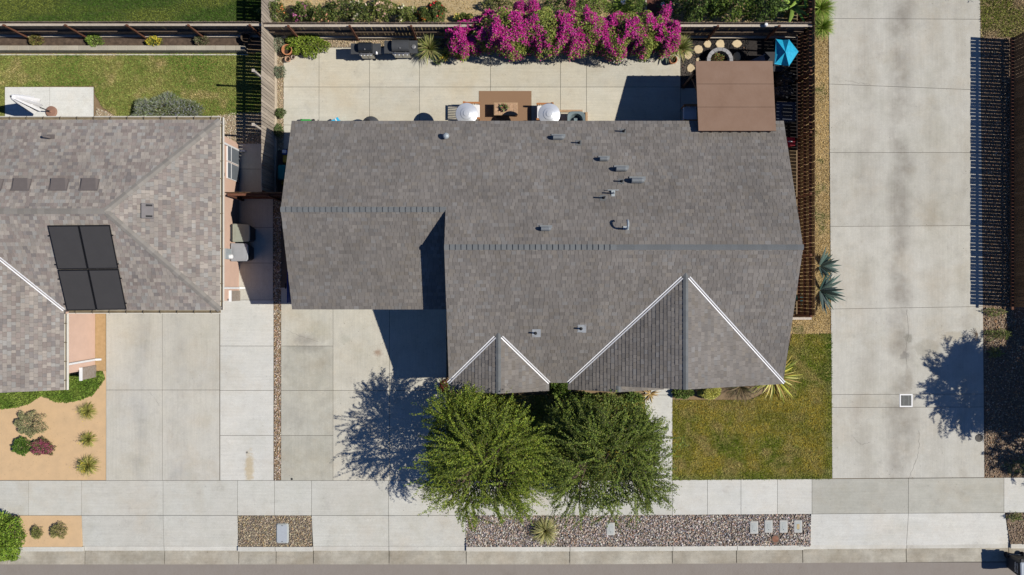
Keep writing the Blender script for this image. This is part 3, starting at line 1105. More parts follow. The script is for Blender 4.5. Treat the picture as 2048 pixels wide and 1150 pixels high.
# ---- walls of the house (they stand under the eaves)
def walls(parent, poly, z1, mat, name='wall'):
    n = len(poly)
    for i in range(n):
        (x0, y0), (x1, y1) = poly[i], poly[(i + 1) % n]
        B().bar((x0, y0, z1 / 2), (x1, y1, z1 / 2), .16, z1).build(name, mat, parent, True)


hp = [(-7.9, -.4), (-2.0, -.4), (-2.0, -3.2), (9.9, -3.2), (9.9, 5.9), (-7.9, 5.9)]
walls(house, hp, 2.66, m_wall)


def gable_wall(parent, p0, p1, peak, zb, mat):
    a, b_, c = Vector((*p0, zb)), Vector((*p1, zb)), Vector(peak)
    d = (b_ - a).cross(Vector((0, 0, 1))).normalized() * .06
    B().add([a - d, b_ - d, c - d, a + d, b_ + d, c + d], [(0, 1, 2), (5, 4, 3), (0, 3, 4, 1), (1, 4, 5, 2), (2, 5, 3, 0)]).build('gable_wall', mat, parent, True)


gable_wall(house, (-7.9, -.4), (-7.9, 5.9), (-7.9, yw, zw - .14), 2.66, m_wall)
gable_wall(house, (-2.1, -3.2), (-2.1, 5.9), (-2.1, yr, zr - .14), 2.6, m_wall)
gable_wall(house, (9.9, -3.2), (9.9, 5.9), (9.9, yr, zr - .14), 2.6, m_wall)
gable_wall(house, (-2.1, -3.55), (1.1, -3.55), (gl_front.x, -3.55, gl_front.z - .14), 2.6, m_wall)
gable_wall(house, (2.45, -3.3), (10.0, -3.3), (gr_front.x, -3.3, gr_front.z - .14), 2.6, m_wall)
B().box((-.5, -3.4, 1.33), (3.1, .36, 2.66)).build('bay_wall', m_wall, house, True)


def window(parent, c, w, h, axis, mat=m_white):
    d = (w + .12, .07, h + .12) if axis == 'x' else (.07, w + .12, h + .12)
    g = (w, .09, h) if axis == 'x' else (.09, w, h)
    f = B().box(c, d).build('window', mat, parent, True)
    B().box(c, g).build('pane', m_glass, f, True)
    q = (.04, .11, h) if axis == 'x' else (.11, .04, h)
    B().box(c, q).build('mullion', mat, f, True)


for c, w, h, a in (((-.5, -3.6, 1.5), 1.8, 1.3, 'x'), ((7.6, -3.3, 1.5), 1.8, 1.3, 'x'), ((-5.5, 5.99, 1.6), 1.6, 1.1, 'x'), ((.6, 5.99, 1.6), 1.8, 1.1, 'x'), ((5.4, 5.99, 1.2), 2.2, 2.0, 'x'), ((9.99, 3.2, 1.6), 1.2, 1.0, 'y'), ((-7.99, 3.0, 1.7), .9, .8, 'y')):
    window(house, c, w, h, a)
gd = B().box((-4.9, -.5, 1.08), (4.8, .06, 2.16)).build('garage_door', m_white, house, True)
for k in range(4):
    B().box((-4.9, -.54, .27 + .54 * k), (4.7, .03, .50)).build('panel', m_white, gd, True)
fd = B().box((6.1 - .6, -3.3, 1.03), (.95, .08, 2.06)).build('front_door', M('brown_door', (.16, .07, .04), .5, .1, 5), house, True)
B().box((5.15, -3.36, 1.0), (.04, .05, .14)).build('handle', m_galv, fd, True)
B().box((3.95, -3.62, 1.3), (.22, .22, 2.6)).build('porch_post', m_white, house, True)

# ---- flat brown patio cover on the back of the house
cover = thing('patio_cover', 'flat brown roll-roofed patio cover at the back corner of the grey house', 'patio cover', (8.5, 7.3, 0))
m_roll = M('brown_roll_roofing', (.275, .172, .115), .92, .16, 1.6, col2=(.24, .156, .108), bump=.5)
m_brownwood = M('dark_stained_timber', (.075, .040, .025), .7, .2, 6)
a0, a1 = P(1391, 122, 2.5), P(1545, 122, 2.5)
c0, c1 = P(1397, 262, 3.28), P(1552, 262, 3.28)
rows_ = [0, .335, .665, 1.0]
for i in range(3):
    f0, f1 = rows_[i] + .0025, rows_[i + 1] - .0025
    q = [a0.lerp(c0, f0), a1.lerp(c1, f0), a1.lerp(c1, f1), a0.lerp(c0, f1)]
    lift = [.010 * (2 - i) + .004, .010 * (2 - i) + .004, .010 * (2 - i) + .012, .010 * (2 - i) + .012]
    lift = [.012] * 4
    V = [v + Vector((0, 0, l)) for v, l in zip(q, lift)] + [v + Vector((0, 0, -.002)) for v in q]
    B().add(V, [(0, 3, 2, 1)[::-1] if False else (0, 1, 2, 3)[::-1], (4, 5, 6, 7), (0, 1, 5, 4), (1, 2, 6, 5), (2, 3, 7, 6), (3, 0, 4, 7)]).build('roofing_strip', m_roll, cover, True)
V = [a0, a1, c1, c0]
dn = Vector((0, 0, -.05))
d_ = [v + Vector((0, 0, -.004)) for v in V]
B().add(d_ + [v + dn for v in V], [(0, 1, 2, 3)[::-1], (4, 5, 6, 7), (0, 1, 5, 4), (1, 2, 6, 5), (2, 3, 7, 6), (3, 0, 4, 7)]).build('sheathing', m_brownwood, cover, True)
for k in range(8):
    t = (k + .5) / 8
    B().bar(a0.lerp(a1, t) + Vector((0, .0, -.13)), c0.lerp(c1, t) + Vector((0, 0, -.13)), .05, .14).build('rafter', m_brownwood, cover, True)
B().bar(a0 + Vector((-.05, -.35, -.24)), a1 + Vector((.05, -.35, -.24)), .10, .20).build('beam', m_brownwood, cover, True)
for q in (a0 + Vector((.1, -.35, 0)), a1 + Vector((-.1, -.35, 0))):
    B().box((q.x, q.y, 1.14), (.12, .12, 2.28)).build('post', m_brownwood, cover, True)
    B().bar((q.x, q.y - .0, 1.5), (q.x, q.y - .7, 2.33), .08, .10).build('brace', m_brownwood, cover, True)

for k in range(13):  # unseen side screen, added to keep the sun out from under the cover
    y_ = 6.05 + .205 * k
    h_ = 2.5 + (8.7 - y_) * .275 - .12
    B().box((9.72, y_, h_ / 2), (.03, .203, h_)).build('added_shade_board', m_brownwood, cover, True)
for z_ in (.4, 1.9):
    B().box((9.685, 7.28, z_), (.04, 2.66, .09)).build('added_shade_rail', m_brownwood, cover, True)

# ============================================================ left neighbour
NT_ = [(.32, .305, .29), (.275, .25, .24), (.37, .35, .325), (.245, .235, .235), (.30, .272, .26), (.33, .335, .33)]
nb = thing('house', 'pinkish stucco house with blotchy light grey hip roof, on the left', 'house', (-17, 2, 0))
nx, ny0, ny1, nz = -11.06, -.85, 6.35, 2.9
nr = (ny0 + ny1) / 2
nh = (ny1 - ny0) / 2
nrz = nz + nh * SL
ne = nx - nh
fx = -27.0
wx, wyf = -16.97, -3.88
wr = -20.55
wrz = nz + (wx - wr) * SL
n_back = Plane((nx, ny1, nz), (fx, ny1, nz), (fx, nr, nrz), [(nx, ny1, nz), (fx, ny1, nz), (fx, nr, nrz), (ne, nr, nrz)])
n_front = Plane((fx, ny0, nz), (nx, ny0, nz), (ne, nr, nrz), [(-21.0, ny0, nz), (nx, ny0, nz), (ne, nr, nrz), (-21.0, nr, nrz)])
n_side = Plane((nx, ny0, nz), (nx, ny1, nz), (ne, nr, nrz), [(nx, ny0, nz), (nx, ny1, nz), (ne, nr, nrz)])
n_wing = Plane((wx, wyf, nz), (wx, 3.0, nz), (wr, wyf, wrz), [(wx, wyf, nz), (wx, ny0, nz), (wr, ny0 + (wx - wr), wrz), (wr, wyf, wrz)])
n_wing2 = Plane((2 * wr - wx, 3.0, nz), (2 * wr - wx, wyf, nz), (wr, wyf, wrz), [(2 * wr - wx, 3.0, nz), (2 * wr - wx, wyf, nz), (wr, wyf, wrz), (wr, 3.0, wrz)])
nroof = deck([n_back, n_front, n_side, n_wing, n_wing2], m_deck, nb)
r1 = np.random.default_rng(202)
T = []
for pl in (n_back, n_front, n_side, n_wing):
    T += [t for t in tabs(pl, .142, .11, .22, r1, NT_, [.30, .16, .18, .12, .12, .12], (.008, .016), np.array((.94, .88, .81))) if t[0][0].x > -22.3]
shingles(nroof, T, lambda t: -t[0][0].z if t[0][0].x > -19.5 else 9)
m_ncap = M('tan_hip_cap', (.27, .245, .205), .92, .1, 30, obj=.14, col2=(.23, .215, .195))
caps(nroof, (nx, ny1, nz), (ne, nr, nrz), n_back.N, n_side.N, .12, .24, m_ncap, True, h=.02)
caps(nroof, (nx, ny0, nz), (ne, nr, nrz), n_front.N, n_side.N, .12, .24, m_ncap, True, h=.02)
caps(nroof, (ne, nr, nrz), (-22.2, nr, nrz), n_back.N, n_front.N, .11, .24, m_ncap, True, h=.014)
n_wing.inside_dir = Vector((0, -1, 0))
n_front.inside_dir = Vector((1, 0, 0))
flash(nroof, (wx, ny0, nz), (wr, ny0 + (wx - wr), wrz), n_wing, n_front, m_flash)


def dormer_vent(px, py, pl, w, d, h, mat, ang=0.0):
    p = pl.px(px, py)
    m = Matrix.Translation(p) @ Matrix(((*pl.U, 0), (*pl.V, 0), (*pl.N, 0), (0, 0, 0, 1))).transposed()
    b = B().box((0, 0, .012), (w * 1.12, d * 1.15, .024))
    b.add([(-w / 2, -d / 2, .02), (w / 2, -d / 2, .02), (w / 2, d / 2, .02), (-w / 2, d / 2, .02), (-w * .40, -d / 2, h), (w * .40, -d / 2, h), (w * .44, d * .4, .04), (-w * .44, d * .4, .04)],
          [(0, 1, 5, 4), (1, 2, 6, 5), (2, 3, 7, 6), (3, 0, 4, 7), (4, 5, 6, 7)])
    o = b.build('roof_vent', mat, nroof, True, mx=m)
    return o


m_nvent = M('brown_vent_paint', (.145, .125, .115), .6, .08, 6)
for a in (-13, 43, 118, 179):
    dormer_vent(a, 370, n_back, .62, .42, .15, m_nvent)
p = n_side.px(295, 422)
m = Matrix.Translation(p) @ Matrix(((*n_side.U, 0), (*n_side.V, 0), (*n_side.N, 0), (0, 0, 0, 1))).transposed()
o = B().bbox((0, 0, .05), (.56, .42, .10), .02).build('roof_vent', M('grey_vent_paint', (.19, .175, .17), .6, .08, 6), nroof, True, mx=m)
for s in (-.2, .2):
    B().box((s, -.06, .104), (.07, .22, .012)).build('vent_slot', m_black, nroof, True, mx=m)
p = n_back.px(103, 276)
B().tube([(0, 0, -.1), (0, 0, .16), (-.06, .01, .24), (-.16, .02, .27)], .05, 10).box((0, 0, .02), (.26, .26, .03)).build('vent_pipe', m_nvent, nroof, True, mx=Matrix.Translation(p))
# ---- four black solar panels in two columns
m_solar = M('solar_glass', (.060, .056, .052), .45, .06, 3, spec=.5)
m_solframe = M('solar_frame', (.012, .012, .013), .4, .05, 3)
tl, tr, br, bl = (n_front.px(*q, .09) for q in ((97, 449), (222, 448), (255.5, 618), (136, 620)))
for i in range(2):
    for j in range(2):
        f = lambda u, v: tl.lerp(tr, u).lerp(bl.lerp(br, u), v)
        u0, u1 = .5 * i + .006, .5 * i + .494
        v0, v1 = (.004, .505) if j == 0 else (.511, .996)
        q = [f(u0, v0), f(u1, v0), f(u1, v1), f(u0, v1)]
        V = q + [v - n_front.N * .04 for v in q]
        s = B().add(V, [(3, 2, 1, 0), (4, 5, 6, 7), (0, 1, 5, 4), (1, 2, 6, 5), (2, 3, 7, 6), (3, 0, 4, 7)]).build('solar_panel', m_solframe, nroof, True)
        g = .013
        q = [f(u0 + g, v0 + g), f(u1 - g, v0 + g), f(u1 - g, v1 - g), f(u0 + g, v1 - g)]
        B().add([v + n_front.N * .003 for v in q] + [v - n_front.N * .01 for v in q], [(3, 2, 1, 0), (0, 1, 5, 4), (1, 2, 6, 5), (2, 3, 7, 6), (3, 0, 4, 7)]).build('solar_glass', m_solar, nroof, True)
for u in (.0, .5, 1.0):
    for v in (.12, .45, .62, .92):
        c = f(u, v)
        B().box((0, 0, 0), (.07, .05, .05)).build('panel_clamp', m_solframe, nroof, True, mx=Matrix.Translation(c - n_front.N * .01))
# ---- gutters with hangers
m_gutter_m = M('cream_gutter', (.74, .70, .60), .5, .05, 4)
m_gutdirt = M('gutter_dirt', (.20, .16, .10), .9, .3, 5)


def gutter(A, Bp, out):
    A, Bp, out = Vector(A), Vector(Bp), Vector(out)
    b = B()
    up = Vector((0, 0, 1))
    b.bar(A + out * .125 - up * .02, Bp + out * .125 - up * .02, .022, .11)
    b.bar(A + out * .06 - up * .075, Bp + out * .06 - up * .075, .12, .012)
    b.bar(A + out * .006 - up * .07, Bp + out * .006 - up * .07, .012, .12)
    g = b.build('gutter', m_gutter_m, nb, True)
    n = int((Bp - A).length / .62)
    for i in range(n):
        c = A.lerp(Bp, (i + .5) / n)
        B().bar(c + out * .01 + up * .022, c + out * .13 + up * .036, .03, .012).build('hanger', m_gutdirt, g, True)
    B().bar(A + out * .06 - up * .062, Bp + out * .06 - up * .062, .095, .012).build('gutter_silt', m_gutdirt, g, True)


gutter((nx, ny1, nz), (-22.5, ny1, nz), (0, 1, 0))
gutter((nx, ny0, nz), (nx, ny1 + .1, nz), (1, 0, 0))
gutter((wx + .14, ny0, nz), (nx, ny0, nz), (0, -1, 0))
gutter((wx, wyf, nz), (wx, ny0 - .15, nz), (1, 0, 0))
# ---- pink walls, windows, downspouts, meter
m_pink = M('pink_stucco', (.63, .435, .335), .92, .06, 2.5, bump=.5)
walls(nb, [(-11.45, -.45), (-11.45, 5.95), (-24.0, 5.95), (-24.0, -3.3), (-17.45, -3.3), (-17.45, -.45)], 2.78, m_pink)
m_screen = M('window_screen', (.16, .18, .20), .35, .1, 3)
for py in (303, 337):
    yy = P(0, py, .7).y - .16
    f_ = B().box((-11.36, yy, .74), (.06, .66, 1.34)).build('window', m_white, nb, True)
    B().box((-11.355, yy, .74), (.085, .61, 1.29)).build('pane', m_screen, f_, True)
    B().box((-11.35, yy, 1.05), (.10, .61, .02)).build('mullion', m_white, f_, True)
gdn = B().box((-14.5, -.36, 1.08), (4.8, .06, 2.16)).build('garage_door', m_white, nb, True)
for k in range(4):
    B().box((-14.5, -.32 - .08, .27 + .54 * k), (4.7, .03, .50)).build('panel', m_white, gdn, True)
gable_wall(nb, (-23.4, -3.4), (-17.5, -3.4), (wr, -3.4, wrz - .15), 2.78, m_pink)


def downspout(x0, y, x1, mat=m_white):
    B().tube([(x0, y, 2.82), (x0 - .1, y, 2.7), (x1, y, 2.45), (x1, y, .12), (x1 + .22, y, .03)], .045, 8).build('downspout', mat, nb, True)


downspout(-11.0, P(0, 275, 2.9).y, -11.33)
downspout(-11.0, P(0, 576, 2.9).y, -11.33)
downspout(-16.9, P(0, 733, 2.9).y, -17.31)
m_stone = M('stone_veneer', (.36, .29, .22), .9, .45, 14, col2=(.24, .21, .19), bump=1.0)
for xx, yy, ww in ((-11.345, P(0, 592, 1.1).y, .42), (-17.345, P(0, 748, 1.1).y, .50)):
    B().box((xx, yy, .55), (.05, ww, 1.10)).build('stone_wainscot', m_stone, nb, True)
    B().box((xx + .02, yy, 1.14), (.10, ww + .03, .06)).build('sill_cap', m_white, nb, True)
mt = B().box((-11.33, P(0, 508, 1.4).y, 1.45), (.12, .42, .55)).build('meter_box', m_lightmetal, nb, True)
B().lathe((0, 0, 0), [(.0, .0), (.09, 0), (.09, .10), (.06, .13)], 14).build('meter_dial', m_white, mt, True, mx=Matrix.Translation((-11.27, P(0, 508, 1.4).y - .1, 1.35)) @ Matrix.Rotation(math.pi / 2, 4, 'Y'))
B().box((-11.3, P(0, 347, 2.2).y, 2.1), (.16, .12, .24), taper=.7).build('wall_lamp', M('dark_bronze', (.05, .045, .05), .4, .1, 4), nb, True)

# ---- right neighbour, whose eave shades the mulch strip
rb = thing('house', 'pale house with grey roof just beyond the right edge', 'house', (28, 3, 0))
m_rroof = M('plain_shingle', (.17, .16, .15), .92, .2, 12)
x0, x1, y0, y1, z0 = 23.2, 33.0, -2.6, 8.6, 2.9
hh = (x1 - x0) / 2
zz = z0 + hh * SL
B().add([(x0, y0, z0), (x1, y0, z0), (x1, y1, z0), (x0, y1, z0), ((x0 + x1) / 2, y0 + hh, zz), ((x0 + x1) / 2, y1 - hh, zz)], [(0, 1, 4), (1, 2, 5, 4), (2, 3, 5), (3, 0, 4, 5), (3, 2, 1, 0)]).build('roof', m_rroof, rb, True)
walls(rb, [(x0 + .45, y0 + .45), (x1 - .45, y0 + .45), (x1 - .45, y1 - .45), (x0 + .45, y1 - .45)], 2.88, m_wall)

# ============================================================ FENCES
def wood(name, a, b, rough=.85, obj=.22):
    t = NT(name)
    n = t.noise(3.0, 4, .65, stretch=(6, 6, .6))
    c = t.mix(t.rng(n, .3, .7), a, b)
    f = t.math('MULTIPLY', t.rng(t.rand(), 0, 1, 1 - obj, 1 + obj), t.rng(t.noise(25, 3, .6, stretch=(1, 1, .08)), .3, .7, .85, 1.12))
    c = t.scale(c, f)
    t.bump(n, .3, .006)
    return t.done(c, rough, 0, .2)


m_board = wood('weathered_fence_board', (.20, .145, .105), (.27, .215, .165))
m_board_brown = wood('brown_fence_board', (.125, .075, .040), (.165, .105, .060))
m_board_grey = wood('grey_fence_board', (.34, .285, .225), (.42, .36, .29))
m_rail = wood('pale_rail', (.46, .40, .33), (.52, .46, .38), obj=.08)  # light rail tone, also on the poles and planter
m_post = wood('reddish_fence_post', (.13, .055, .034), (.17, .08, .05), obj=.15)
m_railshade = wood('shade_toned_rail', (.12, .085, .06), (.16, .12, .09), obj=.1)  # darker copy of the rail wood, shade of the mid rail painted in
m_kick = wood('pale_kickboard', (.52, .44, .33), (.58, .50, .39), obj=.1)


def fence(label, A, Bp, side, hgt=1.83, bw=.128, gap=.016, board=m_board, rails=(1.60, .92, .22), rail_mat=(m_rail, m_railshade, m_rail), posts=True, kick=None, seed=1, z0=0.0, post_every=2.42, post_off=0.6, group='wooden board fences'):
    """boards stand on the line A-B; rails and posts on the side given by +1/-1 (left/right of A->B)"""
    r = random.Random(seed)
    A, Bp = Vector((*A, 0)), Vector((*Bp, 0))
    L = (Bp - A).length
    ang = math.atan2(Bp.y - A.y, Bp.x - A.x)
    f = thing('board_fence', label, 'fence', (A.x, A.y, z0), ang, group)
    pitch = bw + gap
    n = int(L / pitch)
    mes = [fmesh('board', (b := B().box((0, 0, hgt / 2), (bw, .018, hgt))).V, b.F) for _ in range(1)]
    for i in range(n):
        m = Matrix.Translation((pitch * (i + .5), r.uniform(-.004, .004), 0)) @ Matrix.Rotation(r.uniform(-.006, .006), 4, 'Y') @ Matrix.Rotation(r.uniform(-.03, .03), 4, 'Z') @ Matrix.Diagonal((1, 1, 1 + r.uniform(-.010, .006), 1))
        link('board', mes[0], board, f, False, m)
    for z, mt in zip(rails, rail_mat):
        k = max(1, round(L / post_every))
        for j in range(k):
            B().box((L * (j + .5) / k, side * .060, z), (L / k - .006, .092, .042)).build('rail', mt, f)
    if posts:
        x = post_off
        while x < L:
            B().box((x, side * .115, hgt * .5 - .02), (.075, .075, hgt - .10)).build('post', m_post, f)
            x += post_every
    if kick:
        B().box((L / 2, kick * .035, .11), (L, .04, .22)).build('kickboard', m_kick, f)
    return f


YB = 10.42
XL, XR = -9.84, 11.90
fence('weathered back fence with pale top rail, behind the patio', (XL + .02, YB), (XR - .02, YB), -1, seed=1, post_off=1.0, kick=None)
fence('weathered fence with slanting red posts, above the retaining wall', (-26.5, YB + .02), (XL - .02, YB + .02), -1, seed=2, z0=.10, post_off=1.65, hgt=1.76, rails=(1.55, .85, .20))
fence('sunlit grey side fence left of the patio', (XL, 16.5), (XL, 3.78), -1, board=m_board_grey, posts=False, rails=(1.4, .4), rail_mat=(m_post, m_post), kick=1, seed=3)
fence('brown slatted side fence right of the house, light slipping through its gaps', (XR, 17.0), (XR, -1.19), -1, board=m_board_brown, rails=(1.50, .92, .30), rail_mat=(m_post, m_post, m_post), gap=.017, seed=4, post_off=1.2)
fence('short return fence between the house wall and the right side fence', (9.98, -1.16), (XR - .12, -1.16), -1, board=m_board_brown, rails=(1.79, .4), rail_mat=(m_rail, m_post), posts=False, seed=5)
fence('dark brown gate fence across the passage between both houses', (-11.3, 3.75), (-8.05, 3.75), -1, board=m_board_brown, hgt=1.8, rails=(1.50, .4), rail_mat=(m_post, m_post), post_off=.12, post_every=1.55, seed=6, gap=.006)
fence('fence at the far right edge casting its slatted shadow on the lane', (20.75, 10.35), (20.75, -.92), -1, board=m_board_brown, rails=(1.45, .25), rail_mat=(m_post, m_post), gap=.015, seed=7, posts=False)

# ---- string light poles at the left fence
def pole(px, py, z, label):
    p = P(px, py, z)
    p.x = -9.895
    t = thing('light_pole', label, 'pole', (p.x, p.y, 0), group='string light poles')
    B().box((0, 0, z / 2), (.075, .075, z)).build('mast', m_rail, t)
    B().box((0, 0, z + .012), (.11, .11, .024)).build('cap', m_rail, t)
    B().tube([(.04, 0, z - .08), (.09, 0, z - .1), (.10, 0, z - .04)], .008, 6).build('hook', m_galv, t)


pole(510, 141, 2.62, 'tall bare wooden pole at the grey side fence, nearer the barbecues')
pole(513, 249, 2.62, 'tall bare wooden pole at the grey side fence, nearer the roof corner')

# ---- concrete retaining wall of the raised bed, top left
m_block = concrete('block_concrete', (.50, .45, .37), (.46, .41, .34), .06, None, big=.8, blotch=.1)
rw = thing('retaining_wall', 'low pale concrete retaining wall edging the raised soil bed', 'wall', (-18.5, 9.88, 0))
for i in range(38):
    x = -26.4 + .405 * i
    if x > -11.2:
        break
    B().bbox((x + .2, 9.88, .175), (.402, .20, .35), .012).build('block', m_block, rw, True)
B().box((-18.7, 9.70, -.005), (15.4, .045, .04)).build('mow_strip', m_kerb, rw, True)

# ============================================================ VEGETATION
m_bark = M('bark', (.12, .085, .06), .9, .3, 12, bump=.6)
m_leafpart = LEAF


def spray_tree(name, label, base, ctr, rad, z_top, z_bot, nspray, seed, cols, w, leaf=(.045, .075), group=None, dens=1.0, spread=(1, 1)):
    """willowy tree: trunk, limbs and drooping leafy sprays thrown outward from the crown"""
    r = np.random.default_rng(seed)
    base = Vector((*base, 0))
    c = Vector((*ctr, 0))
    t = thing(name, label, 'tree', base, group=group)
    fork = base + Vector((.05, .05, 1.5))
    B().tube([base + Vector((0, 0, -.1)), base + Vector((.03, 0, .6)), fork], [.14, .11, .10], 10).build('trunk', m_bark, t, True)
    limbs, subs = [], []
    a0_ = .785
    for k in range(5):                      # several leaders, each with its own plume
        a = a0_ + 2 * math.pi * k / 4 + r.uniform(-.3, .3)
        q = rad * (.58 if k < 4 else .12) * r.uniform(.8, 1.15)
        subs.append(c + Vector((math.cos(a) * q * spread[0], math.sin(a) * q * spread[1], 0)))
    NL = 26
    for i in range(NL):
        sc_ = subs[i % 5]
        a = 2.399 * i + r.uniform(-.4, .4)
        rr = rad * .52 * (.12 + .88 * math.sqrt(((i * 7) % NL + .5) / NL)) * r.uniform(.8, 1.15)
        e_ = sc_ + Vector((math.cos(a) * rr * spread[0], math.sin(a) * rr * spread[1], 0))
        dd = (e_ - c).length / rad
        end = Vector((e_.x, e_.y, z_bot + (z_top - z_bot) * (1.0 - .55 * dd + r.uniform(-.12, .12))))
        head = Vector((sc_.x, sc_.y, z_bot + (z_top - z_bot) * .35))
        mid = head.lerp(end, .35) + Vector((0, 0, .2))
        pts = [fork - Vector((0, 0, .1)), fork.lerp(head, .6) + Vector((0, 0, .15)), mid, mid.lerp(end, .55) + Vector((0, 0, .12)), end]
        B().tube(pts, [.055, .045, .032, .020, .010], 7).build('limb', m_bark, t, True)
        limbs.append((pts, sc_))
    pos, dr, nv, lng, wid, tw = [], [], [], [], [], B()
    for i in range(nspray):
        lb, sc_ = limbs[r.integers(len(limbs))]
        k = r.uniform(.45, 1.0) * 4
        j = min(int(k), 3)
        o = lb[j].lerp(lb[j + 1], k - j)
        o = o + Vector(r.normal(0, .16, 3))
        if r.random() < .16:                # shoots that fill the top of the crown
            a = r.uniform(0, 6.283)
            q = rad * .75 * math.sqrt(r.random())
            o = c + Vector((math.cos(a) * q * spread[0], math.sin(a) * q * spread[1], z_bot + (z_top - z_bot) * (.92 - .5 * (q / rad) ** 2 + r.normal(0, .06))))
            sc_ = min(subs, key=lambda v: (v.x - o.x) ** 2 + (v.y - o.y) ** 2)
        out = Vector((o.x - sc_.x, o.y - sc_.y, 0)) * .9 + Vector((o.x - c.x, o.y - c.y, 0)) * .5
        if out.length < .15:
            out = Vector(r.normal(0, 1, 3))
            out.z = 0
        a = math.atan2(out.y, out.x) + r.normal(0, .38) + .25 * math.sin(3 * math.atan2(out.y, out.x) + seed)
        L = r.uniform(.8, 1.75) * (rad / 2.4)
        if r.random() < .06:
            L *= 1.5
        el = r.uniform(.1, 1.0)
        p = Vector(o)
        n = 12
        d = Vector((math.cos(a) * math.cos(el) * spread[0], math.sin(a) * math.cos(el) * spread[1], math.sin(el))).normalized()
        sh = r.uniform(.55, 1.35)
        bend = Vector((r.normal(0, .03), r.normal(0, .03), -r.uniform(.07, .17)))
        pl = [p.copy()]
        for s in range(n):
            d = (d + bend).normalized()
            p = p + d * (L / n)
            pl.append(p.copy())
            m = int(round(8 * dens))
            for q in range(m):
                f = p - d * (L / n) * r.random()
                side = 1 if q % 2 else -1
                ax = d.cross(Vector((0, 0, 1)))
                ax = (ax.normalized() if ax.length > .05 else Vector((1, 0, 0))) * side
                ld = (d * r.uniform(.6, 1.1) + ax * r.uniform(.2, .8) + Vector((0, 0, r.uniform(-.25, .5))))
                lng.append(sh)
                pos.append(f + ax * .005 + Vector(r.normal(0, .014, 3)))
                dr.append(ld)
                nv.append((r.normal(0, 1.0), r.normal(0, 1.0), 1))
        if i % 2 == 0 and math.hypot(pl[12].x - c.x, pl[12].y - c.y) < rad * 1.12:
            tw.tube([pl[0], pl[4], pl[8], pl[12]], [.010, .008, .006, .004], 4)
    pos, dr, nv, lng = np.array(pos), np.array(dr), np.array(nv), np.array(lng)
    th = np.arctan2(pos[:, 1] - c.y, pos[:, 0] - c.x)
    lim = rad * 1.18 * (1 + .22 * (vnoise(np.cos(th) * 3 + 7, np.sin(th) * 3 + 7, 2.2, seed) - .5) * 2) * r.uniform(.93, 1.06, len(pos))
    keep = (np.abs((pos[:, 0] - c.x) / spread[0]) ** 2.6 + np.abs((pos[:, 1] - c.y) / spread[1]) ** 2.6) ** (1 / 2.6) < lim
    pos, dr, nv, lng = pos[keep], dr[keep], nv[keep], lng[keep]
    N = len(pos)
    n2 = int(nspray * 26)                   # low inner leaves added to darken the crown and shade the ground
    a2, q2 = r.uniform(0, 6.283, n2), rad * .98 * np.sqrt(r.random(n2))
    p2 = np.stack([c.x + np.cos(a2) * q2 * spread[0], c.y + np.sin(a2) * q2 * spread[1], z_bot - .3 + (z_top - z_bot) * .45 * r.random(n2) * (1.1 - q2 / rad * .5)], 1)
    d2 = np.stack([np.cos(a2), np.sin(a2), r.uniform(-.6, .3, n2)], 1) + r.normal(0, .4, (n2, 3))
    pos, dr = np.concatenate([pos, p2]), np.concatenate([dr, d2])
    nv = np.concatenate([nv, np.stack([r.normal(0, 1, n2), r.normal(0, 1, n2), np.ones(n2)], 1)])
    lng = np.concatenate([lng, r.uniform(.5, .9, n2)])  # inner leaf colours toned down, crown shade painted in
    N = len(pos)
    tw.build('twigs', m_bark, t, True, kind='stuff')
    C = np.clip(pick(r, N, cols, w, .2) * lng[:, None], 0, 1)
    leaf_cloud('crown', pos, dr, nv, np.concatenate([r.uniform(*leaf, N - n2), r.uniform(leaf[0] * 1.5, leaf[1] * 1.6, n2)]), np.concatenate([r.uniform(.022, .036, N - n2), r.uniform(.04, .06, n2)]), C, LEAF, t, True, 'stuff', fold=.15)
    return t


TREE = [(.20, .265, .026), (.13, .19, .024), (.31, .355, .05), (.08, .12, .02)]
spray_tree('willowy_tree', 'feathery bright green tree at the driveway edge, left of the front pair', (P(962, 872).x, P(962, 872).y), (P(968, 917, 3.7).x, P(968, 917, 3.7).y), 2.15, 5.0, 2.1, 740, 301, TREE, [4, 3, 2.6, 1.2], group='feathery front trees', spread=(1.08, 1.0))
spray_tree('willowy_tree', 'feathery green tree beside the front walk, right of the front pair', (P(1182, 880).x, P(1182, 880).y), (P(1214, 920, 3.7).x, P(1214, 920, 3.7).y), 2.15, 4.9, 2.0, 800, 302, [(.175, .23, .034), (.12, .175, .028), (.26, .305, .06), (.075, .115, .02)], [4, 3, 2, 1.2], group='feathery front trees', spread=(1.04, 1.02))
spray_tree('shade_tree', 'leafy tree beyond the right edge shading the lane', (23.2, -4.3), (23.05, -4.35), 1.75, 5.2, 2.4, 520, 303, TREE, [3, 3, 1, 2], leaf=(.09, .15), dens=1.1)
spray_tree('shade_tree', 'second leafy tree beyond the right edge, nearer the street', (25.0, -6.6), (24.75, -6.6), 1.5, 4.6, 1.6, 260, 304, TREE, [3, 3, 1, 2], leaf=(.09, .15), dens=1.1)
spray_tree('shade_tree', 'leafy tree beyond the top right corner of the lane', (22.4, 13.9), (22.2, 13.9), 1.7, 4.8, 1.8, 260, 305, TREE, [3, 3, 1, 2], leaf=(.09, .15), dens=1.1)


